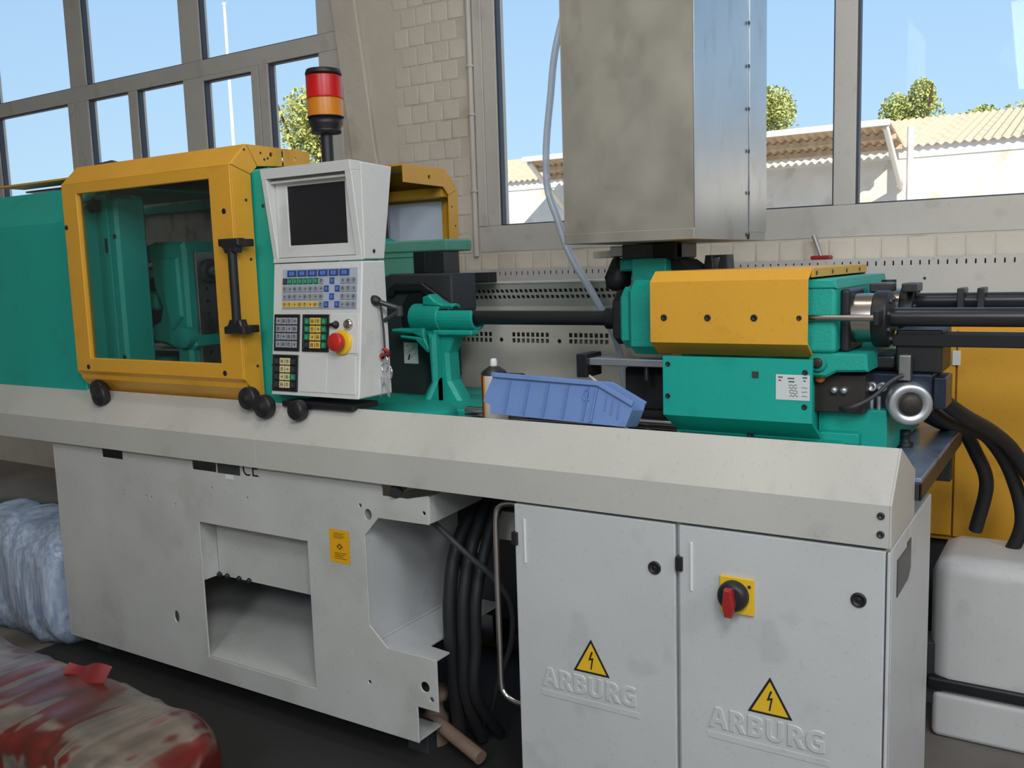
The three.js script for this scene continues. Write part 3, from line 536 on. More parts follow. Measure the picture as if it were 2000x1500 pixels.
{ // fixed green side housing left of the sliding door
  const t = thing('green_housing', 'green sheet metal housing beside the yellow safety door', 'housing');
  part(t, 'side_sheet', [ext('x', [[-0.1, 1.07], [-0.1, 1.72], [-0.24, 1.86], [-0.27, 1.86], [-0.27, 1.07]], -4.1, -3.27, 0.003)], M.green);
  part(t, 'roof_sheet', bx(-4.1, -3.27, 1.85, 1.862, -0.9, -0.26, 0.002), M.green);
  seat(t);
  const c = thing('black_cap', 'low dark rounded cap lying on top of the guard roof', 'cap');
  part(c, 'crown', lt([-3.57, 1.862, -0.5], [0, 1, 0], [[0.13, 0], [0.128, 0.03], [0.11, 0.075], [0.07, 0.12], [0, 0.14]], 28), M.castGrey); part(c, 'brim', lt([-3.57, 1.862, -0.5], [0, 1, 0], [[0.0, 0.0], [0.16, 0.0], [0.16, 0.012], [0.12, 0.02]], 28), M.castGrey);
  seat(c);
}
// ------------------------------------------------------------------ clamping unit behind the window
{
  const t = thing('clamping_unit', 'green clamping unit with cast platens and tie bars behind the smoked window', 'machine unit');
  part(t, 'side_column', bx(-3.62, -3.2, 1.0, 1.82, -0.36, -0.2, 0.003), M.green, 'wide green column');
  part(t, 'column_edge', ext('z', [[-3.2, 1.0], [-3.155, 1.0], [-3.155, 1.8], [-3.2, 1.82]], -0.34, -0.205, 0.012), M.green);
  for (const y of [1.66, 1.2]) part(t, 'bolt', bolt([-3.17, y, -0.205], 0.009, 0.004), M.black);
  part(t, 'column_slot', bx(-3.225, -3.212, 1.6, 1.655, -0.201, -0.198, 0), M.black);
  part(t, 'limit_switch', bx(-3.31, -3.23, 1.755, 1.8, -0.2, -0.17, 0.004), M.black);
  part(t, 'upper_beam', bx(-4.6, -2.66, 1.82, 1.86, -1.14, -1.08, 0.006), M.green);
  const mp = part(t, 'moving_platen', [ext('z', [[-3.33, 1.57], [-3.33, 1.635], [-3.29, 1.645], [-3.11, 1.64], [-3.1, 1.6], [-3.1, 1.28], [-3.08, 1.26], [-3.075, 1.22], [-3.1, 1.2], [-3.1, 1.0], [-3.19, 1.0], [-3.19, 1.2], [-3.25, 1.22], [-3.33, 1.23], [-3.35, 1.26], [-3.34, 1.3], [-3.29, 1.32], [-3.27, 1.38], [-3.31, 1.46], [-3.32, 1.56]], -0.9, -0.46, 0.014), ext('z', [[-3.26, 1.58], [-3.13, 1.58], [-3.125, 1.34], [-3.2, 1.28]], -0.47, -0.445, 0.01)], M.greenCast, 'cast green moving platen');
  part(mp, 'platen_boss', lt([-3.12, 1.255, -0.46], [0, 0, 1], [[0.045, -0.02], [0.045, 0.02], [0.038, 0.028], [0, 0.03]], 24), M.greenCast);
  for (const [y, z] of [[1.52, -0.56], [1.18, -0.9]]) part(t, 'tie_bar', cy([-4.05, y, z], [-2.36, y, z], 0.028, 0.028, 20), M.chrome, 'polished tie bar');
  part(t, 'toggle_housing', [bx(-3.9, -3.34, 1.565, 1.635, -0.62, -0.48, 0.01), bx(-3.9, -3.36, 1.36, 1.44, -0.7, -0.5, 0.02), bx(-3.9, -3.36, 1.04, 1.16, -0.8, -0.5, 0.02)], M.greenCast);
  part(t, 'black_clip', [bx(-3.4, -3.36, 1.565, 1.63, -0.48, -0.465, 0.002)], M.black);
  part(t, 'toggle_arm', [bx(-3.95, -3.35, 1.2, 1.55, -0.95, -0.7, 0.01)], M.blackMatt);
  const sp = part(t, 'steel_platen', bx(-3.1, -3.082, 1.0, 1.6, -0.95, -0.5, 0.003), M.steel, 'grey steel clamping face with threaded holes');
  for (let i = 0; i < 8; i++) for (let j = 0; j < 6; j++) part(sp, 'threaded_hole', lt([-3.0825, 1.45 - 0.052 * i, -0.545 - 0.062 * j], [1, 0, 0], [[0.009, 0], [0.009, 0.001], [0.006, 0.001], [0, 0.0005]], 10), M.black);
  for (const [y, z] of [[1.52, -0.56], [1.18, -0.9]]) part(sp, 'tie_bar_ring', lt([-3.082, y, z], [1, 0, 0], [[0.05, 0], [0.05, 0.02], [0.042, 0.026], [0.03, 0.026]], 28), M.castGrey);
  part(t, 'fixed_platen', bx(-2.66, -2.46, 1.0, 1.63, -1.02, -0.42, 0.02), M.greenCast, 'green fixed platen');
  part(t, 'rear_shield', bx(-4.9, -2.62, 1.0, 1.9, -1.17, -1.16, 0.002), M.steel, 'plain steel sheet behind the platens');
  part(t, 'added_roof_plate', bx(-4.1, -2.5, 1.895, 1.903, -0.93, -0.42, 0.002), M.steel, 'plain steel roof plate added to darken the interior');  // added to block light from above and keep the guard interior dark
  part(t, 'base_block', bx(-4.05, -2.4, 0.97, 1.02, -1.0, -0.35, 0.004), M.greenCast);
  seat(t);
}
// ------------------------------------------------------------------ nozzle side of the fixed platen
{
  const t = thing('nozzle_plate', 'black end plate with cut-outs, green top block and white label beside the control panel', 'machine part');
  part(t, 'green_top', [bx(-2.44, -2.086, 1.566, 1.611, -1.02, -0.85, 0.008), bx(-2.44, -2.25, 1.47, 1.57, -1.0, -0.86, 0.006), bx(-2.44, -2.2, 1.545, 1.575, -1.0, -0.856, 0.006)], M.dustyGreen, 'dusty green top block');
  part(t, 'black_block', bx(-2.248, -2.19, 1.484, 1.568, -0.95, -0.85, 0.004), M.black);
  const sb = part(t, 'side_block', bx(-2.188, -2.1, 1.48, 1.566, -0.95, -0.85, 0.003), M.darkSteel);
  for (const x of [-2.176, -2.112]) for (const y of [1.494, 1.556]) part(sb, 'bolt', bolt([x, y, -0.85], 0.006, 0.004), M.black);
  part(t, 'end_plate', ext('z', [[-2.44, 0.97], [-2.09, 0.97], [-2.07, 1.1], [-2.07, 1.24], [-2.0, 1.33], [-1.99, 1.35], [-1.99, 1.481], [-2.275, 1.486], [-2.33, 1.47], [-2.44, 1.46]], -0.9, -0.74, 0.006), M.castGrey, 'black painted end plate');
  part(t, 'guard_rib', ext('z', [[-2.28, 1.4], [-2.27, 1.43], [-2.24, 1.45], [-2.11, 1.45], [-2.0, 1.385], [-1.99, 1.36], [-2.01, 1.36], [-2.12, 1.42], [-2.24, 1.42], [-2.255, 1.4]], -0.74, -0.715, 0.004), M.black);
  part(t, 'nozzle_ring', lt([-2.12, 1.326, -0.74], [0, 0, 1], [[0.1, 0], [0.1, 0.012], [0.085, 0.016], [0.06, 0.01], [0, 0.01]], 32), M.black);
  const lab = canvasTex(128, 128, (x, w, h) => { x.fillStyle = '#d9d9d6'; x.fillRect(0, 0, w, h); x.fillStyle = '#333'; for (let i = 0; i < 26; i++) x.fillRect(20 + (i * 37) % 80, 18 + (i * 23) % 84, 4 + (i % 3) * 4, 3); x.beginPath(); x.moveTo(30, 104); x.lineTo(48, 66); x.lineTo(58, 74); x.lineTo(46, 108); x.fill(); });
  const g = new THREE.PlaneGeometry(0.068, 0.08).toNonIndexed(); g.translate(-2.19, 1.187, -0.7385);
  part(t, 'white_label', [g], std({ map: lab, roughness: 0.6 }), 'white instruction label');
  part(t, 'rear_cover', [ext('z', [[-2.2, 1.3], [-2.15, 1.3], [-2.15, 1.441], [-2.0, 1.441], [-2.0, 1.48], [-2.2, 1.48]], -1.06, -1.0, 0.003)], M.blackMatt);
  part(t, 'foot', [bx(-2.4, -1.78, 0.97, 1.03, -1.0, -0.5, 0.01)], M.greenCast, 'green cast foot');
  part(t, 'small_motor', [cy([-1.94, 1.06, -0.9], [-1.8, 1.06, -0.9], 0.045, 0.045, 20)], M.castGrey);
  seat(t);
}
// ------------------------------------------------------------------ green post that carries the control panel
{
  const t = thing('panel_post', 'green folded sheet post between the yellow door and the control panel', 'post');
  part(t, 'sheet', [ext('z', [[-2.4, 1.03], [-2.2, 1.03], [-2.15, 1.08], [-2.15, 1.6], [-2.27, 1.84], [-2.4, 1.838]], -0.34, -0.148, 0.008)], M.green);
  for (const [x, y] of [[-2.3, 1.72], [-2.3, 1.2]]) part(t, 'bolt', bolt([x, y, -0.148], 0.006, 0.003), M.darkSteel);
  part(t, 'base', [bx(-2.33, -1.86, 0.965, 1.04, -0.5, -0.3, 0.012), lt([-1.95, 0.965, -0.42], [0, 1, 0], [[0.16, 0], [0.16, 0.06], [0.14, 0.08], [0, 0.08]], 32)], M.greenCast, 'rounded green base');
  part(t, 'roller', lt([-2.1, 1.075, -0.07], [0, 0, 1], [[0.012, 0], [0.03, 0.002], [0.032, 0.008], [0.032, 0.03], [0.026, 0.04], [0, 0.042]], 24), M.black);
  part(t, 'roller_arm', bx(-2.2, -1.9, 1.078, 1.096, -0.2, -0.08, 0.003), M.black);
  seat(t);
}
// ------------------------------------------------------------------ control panel
const PX0 = -2.255, PX1 = -1.878;
{
  const t = thing('operator_console', 'pale grey control panel with dark screen, keypad and red emergency stop', 'control panel');
  part(t, 'lower_housing', ext('x', [[-0.088, 1.115], [-0.135, 1.531], [-0.24, 1.531], [-0.246, 1.115]], PX0, PX1, 0.004), M.paleGrey);
  part(t, 'upper_housing', [
    ext('x', [[-0.146, 1.536], [-0.15, 1.826], [-0.295, 1.82], [-0.24, 1.536]], PX0 + 0.001, PX1 - 0.001, 0.003),
    ext('x', [[-0.135, 1.548], [-0.1045, 1.797], [-0.146, 1.8], [-0.144, 1.548]], PX0, PX0 + 0.022, 0.002),
    ext('x', [[-0.135, 1.548], [-0.1045, 1.797], [-0.146, 1.8], [-0.144, 1.548]], PX1 - 0.026, PX1, 0.002),
    ext('x', [[-0.104, 1.797], [-0.1, 1.828], [-0.149, 1.8265], [-0.149, 1.8]], PX0, PX1, 0.002),
    bx(PX0, PX1, 1.534, 1.548, -0.145, -0.134, 0.002),
  ], M.paleGrey);
  const bz = part(t, 'screen_bezel', ext('z', rect(-2.232, -1.905, 1.55, 1.8), -0.148, -0.14, 0.002, [rect(-2.182, -1.938, 1.587, 1.772)]), M.paleGrey);
  part(bz, 'screen', bx(-2.184, -1.936, 1.585, 1.774, -0.146, -0.1445, 0), M.screen, 'dark switched-off screen');
  part(bz, 'visor_lip', bx(-2.232, -1.905, 1.782, 1.79, -0.142, -0.12, 0.002), M.paleGrey);
  part(t, 'screw', bolt([PX1, 1.56, -0.19], 0.006, 0.002, [1, 0, 0]), M.darkSteel);
  // the operating face leans back; parts on it share one tilt
  const tilt = -Math.atan2(0.047, 0.416), Y0 = 1.115, Z0 = -0.088;
  const put = (m, x, y) => { m.position.set(x, y, Z0 - (y - Y0) * (0.047 / 0.416) + 0.0005); m.rotation.x = tilt; return m; };
  const keyG = {};
  const key = (parent, x, y, w, h, k, i) => { const id = w.toFixed(4) + h.toFixed(4); const m = part(parent, 'key', keyG[id] ??= new RoundedBoxGeometry(w, h, 0.004, 1, 0.001), keyMat(k, i)); m.position.set(x, y, 0.003); return m; };
  const kw = 0.317, kh = 0.126, kp = put(part(t, 'keypad', bx(-kw / 2, kw / 2, -kh / 2, kh / 2, -0.002, 0.002, 0.001), std({ color: lin(0.42, 0.47, 0.56), roughness: 0.5 })), -2.052, 1.45);
  const c0 = -kw / 2 + 0.0125, dx = (kw - 0.025) / 13, row = (r) => kh / 2 - 0.014 - r * 0.0245;
  for (let i = 0; i < 6; i++) key(kp, c0 + 0.03 + i * 0.0445, row(0), 0.04, 0.02, 'blue', 0);
  for (let r = 1; r < 5; r++) for (let i = 0; i < 14; i++) {
    let k = 'grey';
    if (r === 1) { if (i === 0) k = 'dark'; else if (i < 7) k = 'green'; else if (i === 8 || i === 10) continue; else if (i === 9) k = 'blue'; }
    if (r === 2) { if (i === 8 || i === 10) k = 'blue'; else if (i === 9) continue; }
    if (r === 3) { if (i === 9) k = 'blue'; else if (i === 8 || i === 10) continue; }
    if (r === 4) { if (i < 7) k = 'yellow'; else if (i === 8 || i === 10) k = 'blue'; else if (i === 9) continue; }
    key(kp, c0 + i * dx, row(r), dx * 0.82, 0.019, k, (i + r) % 3);
  }
  const pad = (x0, y0, cols, label) => {
    const w = 0.112, h = 0.117, p = put(part(t, 'button_pad', [ext('z', rect(-w / 2, w / 2, -h / 2, h / 2), -0.002, 0.004, 0.001, [rect(-w / 2 + 0.008, w / 2 - 0.008, -h / 2 + 0.008, h / 2 - 0.008)]), bx(-w / 2 + 0.004, w / 2 - 0.004, -h / 2 + 0.004, h / 2 - 0.004, -0.002, 0.001, 0)], M.black, label), x0 + w / 2, y0 + h / 2);
    for (let r = 0; r < 4; r++) for (let c = 0; c < 4; c++) key(p, -0.036 + 0.024 * c, 0.037 - 0.0247 * r, 0.021, 0.0215, cols[r][c], (r + c) % 3);
  };
  const rep = (a) => [a, a, a, a];
  pad(-2.243, 1.254, rep(['grey', 'grey', 'grey', 'grey']), 'black-framed pad with grey keys');
  pad(-2.118, 1.254, [['green', 'yellow', 'yellow', 'green'], ['green', 'yellow', 'yellow', 'green'], ['green', 'yellow', 'yellow', 'green'], ['black', 'yellow', 'yellow', 'green']], 'black-framed pad with green and yellow keys');
  pad(-2.247, 1.126, [['black', 'pale', 'pale', 'black'], ['black', 'pale', 'pale', 'black'], ['black', 'pale', 'pale', 'green'], ['black', 'pale', 'pale', 'black']], 'black-framed pad with pale yellow and black keys');
  for (const x of [-2.068, -1.95]) put(part(t, 'blank_plate', bx(-0.057, 0.057, -0.058, 0.058, -0.002, 0.0018, 0.001), M.paleGrey), x, 1.186);
  const sp = put(part(t, 'switch_plate', bx(-0.056, 0.056, -0.06, 0.06, -0.002, 0.0018, 0.001), M.paleGrey), -1.943, 1.313);
  part(sp, 'emergency_stop', [lt([-0.006, -0.028, 0.0015], [0, 0, 1], [[0.017, 0.01], [0.02, 0.012], [0.028, 0.02], [0.0285, 0.034], [0.024, 0.041], [0, 0.043]], 32)], M.red, 'red mushroom emergency stop button');
  part(sp, 'stop_collar', lt([-0.004, -0.028, 0.0015], [0, 0, 1], [[0.038, 0], [0.038, 0.006], [0.034, 0.009], [0.017, 0.011], [0, 0.011]], 32), M.signYellow, 'yellow collar of the emergency stop');
  part(sp, 'key_switch', [lt([-0.032, 0.026, 0.0015], [0, 0, 1], [[0.012, 0], [0.012, 0.005], [0.008, 0.008], [0.007, 0.016], [0, 0.017]], 20), bx(-0.062, -0.03, 0.021, 0.031, 0.009, 0.017, 0.002)], M.black);
  part(sp, 'selector', lt([0.02, 0.028, 0.0015], [0, 0, 1], [[0.0165, 0], [0.0165, 0.006], [0.013, 0.012], [0.009, 0.012], [0.008, 0.01], [0, 0.01]], 24), M.chrome, 'chrome ringed selector button');
  seat(t);
}
{
  const t = thing('signal_tower', 'stack light with red and amber segments on a black post above the control panel', 'signal light');
  const x = -2.055, z = -0.2;
  part(t, 'post', [cy([x, 1.826, z], [x, 1.93, z], 0.019, 0.019, 20), lt([x, 1.826, z], [0, 1, 0], [[0.032, 0], [0.032, 0.006], [0.02, 0.012]], 20)], M.black);
  part(t, 'socket', lt([x, 1.925, z], [0, 1, 0], [[0.018, 0], [0.045, 0.004], [0.047, 0.012], [0.044, 0.016], [0.052, 0.03], [0.053, 0.052], [0, 0.052]], 32), M.black);
  part(t, 'amber_lens', lt([x, 1.977, z], [0, 1, 0], [[0, 0], [0.053, 0], [0.055, 0.003], [0.055, 0.053], [0.053, 0.057], [0, 0.057]], 40), M.lensAmber, 'amber ribbed lens');
  part(t, 'red_lens', lt([x, 2.035, z], [0, 1, 0], [[0, 0], [0.053, 0], [0.055, 0.003], [0.055, 0.063], [0.053, 0.067], [0, 0.067]], 40), M.lensRed, 'red lens');
  part(t, 'inner_tube', cy([x, 1.98, z], [x, 2.1, z], 0.012, 0.012, 12), M.capWhite);
  part(t, 'cap', lt([x, 2.102, z], [0, 1, 0], [[0, 0], [0.055, 0], [0.056, 0.008], [0.052, 0.018], [0.03, 0.022], [0, 0.023]], 32), M.black);
  for (const y of [1.976, 2.033]) part(t, 'ring', lt([x, y, z], [0, 1, 0], [[0.05, 0], [0.0565, 0.0], [0.0565, 0.003], [0.05, 0.003]], 32), y > 2 ? M.lensRed : M.black);
  seat(t);
}
{ // lever, key ring and keys hanging by the panel side
  const t = thing('clamp_lever', 'dark clamp lever with a rounded grip sticking out beside the control panel', 'lever');
  part(t, 'arm', cy([-1.868, 1.407, -0.18], [-1.815, 1.383, -0.22], 0.0085, 0.0075, 12), M.darkSteel);
  part(t, 'grip', lt([-1.858, 1.403, -0.185], [-0.9, 0.4, 0.35], [[0.008, 0], [0.014, 0.006], [0.016, 0.018], [0.013, 0.03], [0, 0.035]], 18), M.black);
  part(t, 'hub', cy([-1.815, 1.39, -0.222], [-1.815, 1.36, -0.222], 0.011, 0.011, 14), M.castGrey);
  part(t, 'stem', cy([-1.815, 1.375, -0.222], [-1.879, 1.345, -0.225], 0.007, 0.007, 10), M.castGrey);
  seat(t);
  const k = thing('key_bunch', 'bunch of keys with a red cord hanging at the control panel side', 'keys');
  const x = -1.862, z = -0.2;
  part(k, 'cord', tb([[-1.862, 1.395, -0.19], [-1.864, 1.33, -0.2], [-1.862, 1.26, -0.2], [x, 1.232, z]], 0.0035, 24, 6), M.castGrey);
  part(k, 'red_tie', tb([[x, 1.262, z + 0.01], [x + 0.012, 1.25, z], [x, 1.236, z - 0.01], [x - 0.016, 1.24, z], [x, 1.232, z + 0.012]], 0.006, 24, 6), M.knobRed, 'red cord');
  part(k, 'ring', tb(Array.from({ length: 12 }, (_, i) => [x + 0.033 * Math.cos(i / 12 * 6.283), 1.187 + 0.026 * Math.sin(i / 12 * 6.283), z + 0.01 * Math.cos(i / 12 * 6.283)]), 0.003, 48, 6, true), M.chrome);
  part(k, 'ring', tb(Array.from({ length: 12 }, (_, i) => [x - 0.004 + 0.014 * Math.cos(i / 12 * 6.283), 1.213 + 0.026 * Math.sin(i / 12 * 6.283), z]), 0.0022, 40, 6, true), M.chrome);
  for (const [dx2, a] of [[-0.012, -0.15], [0.008, 0.1]]) { const g = ext('z', [[-0.009, 0], [0.009, 0], [0.011, -0.016], [0.005, -0.022], [0.005, -0.06], [0.002, -0.064], [-0.003, -0.06], [-0.006, -0.052], [-0.004, -0.044], [-0.006, -0.036], [-0.005, -0.022], [-0.011, -0.016]], -0.001, 0.001, 0.0003, [circ(0, -0.007, 0.003, 8)]); g.rotateZ(a); g.translate(x + dx2, 1.172, z + 0.008); part(k, 'key', g, M.alu); }
  seat(k);
}

// ------------------------------------------------------------------ barrel support stand and barrel
const AX = -0.68, AY = 1.326;
{
  const t = thing('barrel_support', 'green cast iron support stand with flared foot holding the black barrel', 'support');
  part(t, 'column', [
    ext('z', [[-2.052, 1.28], [-2.03, 1.2], [-2.03, 1.11], [-2.1, 1.0], [-2.1, 0.97], [-1.885, 0.97], [-1.885, 1.0], [-1.95, 1.1], [-1.955, 1.2], [-1.93, 1.25], [-1.89, 1.262], [-1.89, 1.28]], AX - 0.05, AX + 0.03, 0.012),
    ext('z', [[-2.015, 1.27], [-2.005, 1.0], [-1.98, 1.0], [-1.98, 1.27]], AX + 0.02, AX + 0.07, 0.012),
    ext('x', [[AX + 0.05, 1.12], [AX + 0.16, 0.99], [AX + 0.16, 0.97], [AX - 0.13, 0.97], [AX - 0.13, 0.99], [AX - 0.04, 1.12]], -2.005, -1.98, 0.008),
    bx(-2.1, -1.885, 0.965, 0.985, AX - 0.14, AX + 0.17, 0.006)], M.greenCast);
  const ring = (r, th, a0, a1, n = 14) => { const o = [], i = []; for (let k = 0; k <= n; k++) { const a = a0 + (a1 - a0) * k / n; o.push([AX + r * Math.cos(a), AY + r * Math.sin(a)]); i.unshift([AX + (r - th) * Math.cos(a), AY + (r - th) * Math.sin(a)]); } return [...o, ...i]; };
  part(t, 'boss', ext('x', ring(0.05, 0.014, 0, 6.2831, 28), -2.115, -1.985, 0.003), M.greenCast, 'round green boss');
  part(t, 'trough', [ext('x', ring(0.047, 0.012, 3.3, 6.9), -2.0, -1.835, 0.003), ext('x', ring(0.05, 0.012, 1.0, 2.2), -2.0, -1.93, 0.003), bx(-2.0, -1.828, 1.266, 1.284, AX + 0.01, AX + 0.055, 0.006)], M.greenCast, 'half-round green trough under the barrel');
  part(t, 'bracket', [ext('z', [[-2.06, 1.37], [-2.06, 1.4], [-2.03, 1.41], [-2.0, 1.385], [-1.97, 1.375], [-1.97, 1.365]], AX - 0.03, AX + 0.03, 0.006), ext('z', [[-2.2, 1.285], [-2.05, 1.29], [-2.05, 1.25], [-2.1, 1.268], [-2.2, 1.272]], AX - 0.02, AX + 0.04, 0.006), ext('z', [[-2.16, 1.262], [-2.05, 1.255], [-2.02, 1.2], [-2.04, 1.2], [-2.09, 1.245], [-2.16, 1.252]], AX - 0.01, AX + 0.04, 0.005)], M.greenCast);
  seat(t);
}
one('injection_barrel', [cy([-2.06, AY, AX], [-1.33, AY, AX], 0.0245, 0.0245, 28), lt([-2.06, AY, AX], [-1, 0, 0], [[0.0245, 0], [0.018, 0.02], [0.008, 0.05], [0, 0.052]], 24)], std({ color: lin(0.02, 0.02, 0.023), roughness: 0.38, metalness: 0.2 }), 'long black barrel running from the green support to the injection unit', 'barrel');

// ------------------------------------------------------------------ perforated rear plate
{
  const t = thing('perforated_guard', 'bare sheet metal rear guard plate with rows of square holes behind the barrel', 'guard plate');
  const z = -1.15, hol = [], h2 = [];
  for (const [x0, n] of [[-2.262, 8], [-1.993, 8], [-1.732, 8]]) for (let i = 0; i < n; i++) for (const y of [1.204, 1.228]) h2.push(rect(x0 + i * 0.0222, x0 + i * 0.0222 + 0.0145, y - 0.0085, y + 0.0085));
  h2.push(circ(-2.046, 1.206, 0.009, 10), circ(-1.776, 1.204, 0.009, 10));
  part(t, 'lower_sheet', ext('z', rect(-2.3, -1.1, 0.98, 1.345), z, z + 0.003, 0, h2), M.guardSteel);
  for (let i = 0; i < 44; i++) for (const v of [0.045, 0.073]) hol.push(rect(-2.262 + i * 0.0222, -2.262 + i * 0.0222 + 0.0145, v - 0.0085, v + 0.0085));
  const g = ext('z', rect(-2.29, -1.1, 0, 0.112), 0, 0.003, 0, hol); g.rotateX(0.55); g.translate(0, 1.342, z);
  part(t, 'upper_sheet', g, M.guardSteel, 'upper strip folded towards the barrel');
  part(t, 'back_sheet', [bx(-2.3, -1.1, 0.985, 1.44, -1.256, -1.25, 0), bx(-2.3, -1.1, 1.434, 1.44, -1.25, -1.085, 0), bx(-2.3, -2.294, 0.985, 1.434, -1.25, -1.15, 0), bx(-1.106, -1.1, 0.985, 1.434, -1.25, -1.15, 0)], M.guardSteel);  // added closed box that shuts out light so the holes look dark
  for (const [x, y] of [[-2.255, 1.06], [-1.32, 1.02]]) part(t, 'screw', bolt([x, y, z + 0.003], 0.006, 0.003), M.darkSteel);
  part(t, 'foot', bx(-2.3, -1.1, 0.97, 0.985, z - 0.02, z + 0.03, 0.002), M.guardSteel);
  seat(t);
}
// ------------------------------------------------------------------ injection unit
{
  const t = thing('injection_unit', 'injection unit with yellow folded cover on a green carriage and black hydraulic cylinder', 'machine unit');
  const zb = -1.0;
  part(t, 'cover', ext('x', [[-0.385, 1.247], [-0.33, 1.283], [-0.33, 1.446], [-0.368, 1.474], [zb, 1.474], [zb, 1.25], [zb + 0.006, 1.25], [zb + 0.006, 1.468], [-0.37, 1.468], [-0.336, 1.443], [-0.336, 1.286], [-0.389, 1.252]], -1.03, -0.607, 0.0012), M.yellow, 'yellow folded sheet cover');
  for (const x of [-0.989, -0.866, -0.742, -0.628]) part(t, 'bolt', bolt([x, 1.35, -0.33], x > -0.65 ? 0.0065 : 0.009, 0.003), M.black);
  const st = part(t, 'cover_edge', bx(-0.612, -0.604, 1.449, 1.473, zb, -0.37, 0.0015), M.yellow);
  for (let i = 0; i < 4; i++) part(st, 'bolt', bolt([-0.604, 1.46, -0.4 - i * 0.165], 0.006, 0.002, [1, 0, 0]), M.darkSteel);
  part(t, 'carriage_front', ext('x', [[-0.3, 1.249], [-0.3, 1.09], [-0.395, 1.034], [-0.395, 1.0], [-0.405, 1.0], [-0.405, 1.04], [-0.312, 1.094], [-0.312, 1.249]], -0.982, -0.587, 0.0012), M.green, 'green carriage front sheet');
  part(t, 'carriage_flange', bx(-0.98, -0.56, 0.985, 1.02, -0.42, -0.39, 0.002), M.green);
  for (const [x, y] of [[-0.966, 1.228], [-0.967, 1.142], [-0.604, 1.217], [-0.605, 1.131]]) part(t, 'bolt', bolt([x, y, -0.3], 0.007, 0.003), M.black);
  part(t, 'square_plug', bx(-0.737, -0.72, 1.2, 1.216, -0.3, -0.297, 0.001), M.castGrey);
  part(t, 'bolt', bolt([-0.77, 1.036, -0.39], 0.009, 0.004), M.black);
  const note = canvasTex(128, 96, (x, w, h) => { x.fillStyle = '#cfd2d0'; x.fillRect(0, 0, w, h); x.fillStyle = '#44464c'; x.strokeStyle = '#44464c'; x.lineWidth = 2; for (const [a, b, c] of [[8, 8, 18], [10, 20, 10], [44, 12, 26], [48, 24, 22], [100, 8, 18], [104, 20, 8]]) x.fillRect(a, b, c, 5); for (let i = 0; i < 5; i++) { x.beginPath(); for (let k = 0; k < 9; k++) x.lineTo(48 + k * 4 + i, 40 + i * 10 + ((k * 5 + i * 3) % 7) - 3); x.stroke(); } for (let i = 0; i < 3; i++) { x.beginPath(); for (let k = 0; k < 5; k++) x.lineTo(98 + k * 5, 46 + i * 16 + ((k * 3 + i) % 5)); x.stroke(); } });
  const g = new THREE.PlaneGeometry(0.084, 0.064).toNonIndexed(); g.translate(-0.634, 1.179, -0.2985);
  part(t, 'white_note', [g], std({ map: note, roughness: 0.7 }), 'white note with handwriting');
  part(t, 'carriage_body', bx(-0.975, -0.612, 1.03, 1.262, -0.96, -0.412, 0.004), M.greenCast);
  // housing left of the cover
  part(t, 'front_housing', [ext('x', [[-0.47, 1.235], [-0.44, 1.26], [-0.44, 1.42], [-0.47, 1.45], [-0.9, 1.45], [-0.92, 1.42], [-0.92, 1.26], [-0.9, 1.235]], -1.15, -1.02, 0.012), ext('x', [[-0.49, 1.25], [-0.46, 1.275], [-0.46, 1.4], [-0.49, 1.43], [-0.88, 1.43], [-0.9, 1.4], [-0.9, 1.27], [-0.88, 1.25]], -1.185, -1.145, 0.008)], M.greenCast, 'rounded green front housing');
  part(t, 'front_disc', ext('x', [[-0.5, 1.26], [-0.47, 1.28], [-0.47, 1.39], [-0.5, 1.42], [-0.87, 1.42], [-0.89, 1.39], [-0.89, 1.28], [-0.87, 1.26]], -1.215, -1.185, 0.008), M.black);
  part(t, 'barrel_collar', lt([-1.335, AY, AX], [1, 0, 0], [[0.025, 0], [0.036, 0.004], [0.036, 0.1], [0.05, 0.12]], 24), M.black);
  part(t, 'throat', [ext('x', [[-0.56, 1.44], [-0.56, 1.51], [-0.8, 1.51], [-0.8, 1.44]], -1.19, -1.08, 0.004), ext('z', [[-1.24, 1.475], [-1.24, 1.51], [-1.12, 1.512], [-1.06, 1.46], [-1.2, 1.46], [-1.2, 1.475]], -0.72, -0.58, 0.006)], M.greenCast, 'green feed throat bracket');
  part(t, 'throat_cover', ext('z', [[-1.12, 1.512], [-1.05, 1.505], [-1.0, 1.47], [-1.07, 1.462]], -0.74, -0.6, 0.006), M.blackMatt);
  for (const x of [-0.99, -0.945]) part(t, 'lifting_lug', ext('z', [[x - 0.012, 1.47], [x - 0.006, 1.515], [x + 0.016, 1.515], [x + 0.02, 1.47]], -0.72, -0.66, 0.003), M.black);
  part(t, 'lug_bar', bx(-0.985, -0.935, 1.508, 1.515, -0.7, -0.68, 0.001), M.black);
  // end of the unit: green block, then two parallel hydraulic cylinders side by side
  part(t, 'end_block', [bx(-0.66, -0.55, 1.257, 1.428, -1.0, -0.38, 0.012), ext('z', [[-0.66, 1.42], [-0.548, 1.42], [-0.552, 1.443], [-0.66, 1.445]], -1.005, -0.376, 0.004)], M.greenCast, 'green cast end block');
  for (const z of [-0.49, -0.87]) {
    part(t, 'cylinder_mount', bx(-0.552, -0.526, 1.256, 1.418, z - 0.1, z + 0.07, 0.01), M.black);
    part(t, 'cylinder', lt([-0.528, 1.341, z], [1, 0, 0], [[0.0625, 0], [0.0625, 0.05], [0.06, 0.052], [0, 0.052]], 40), M.bronze, 'bare turned steel cylinder');
    part(t, 'cylinder_flange', lt([-0.478, 1.338, z], [1, 0, 0], [[0, 0], [0.07, 0], [0.072, 0.003], [0.072, 0.033], [0.068, 0.037], [0.035, 0.039], [0, 0.039]], 40), M.black);
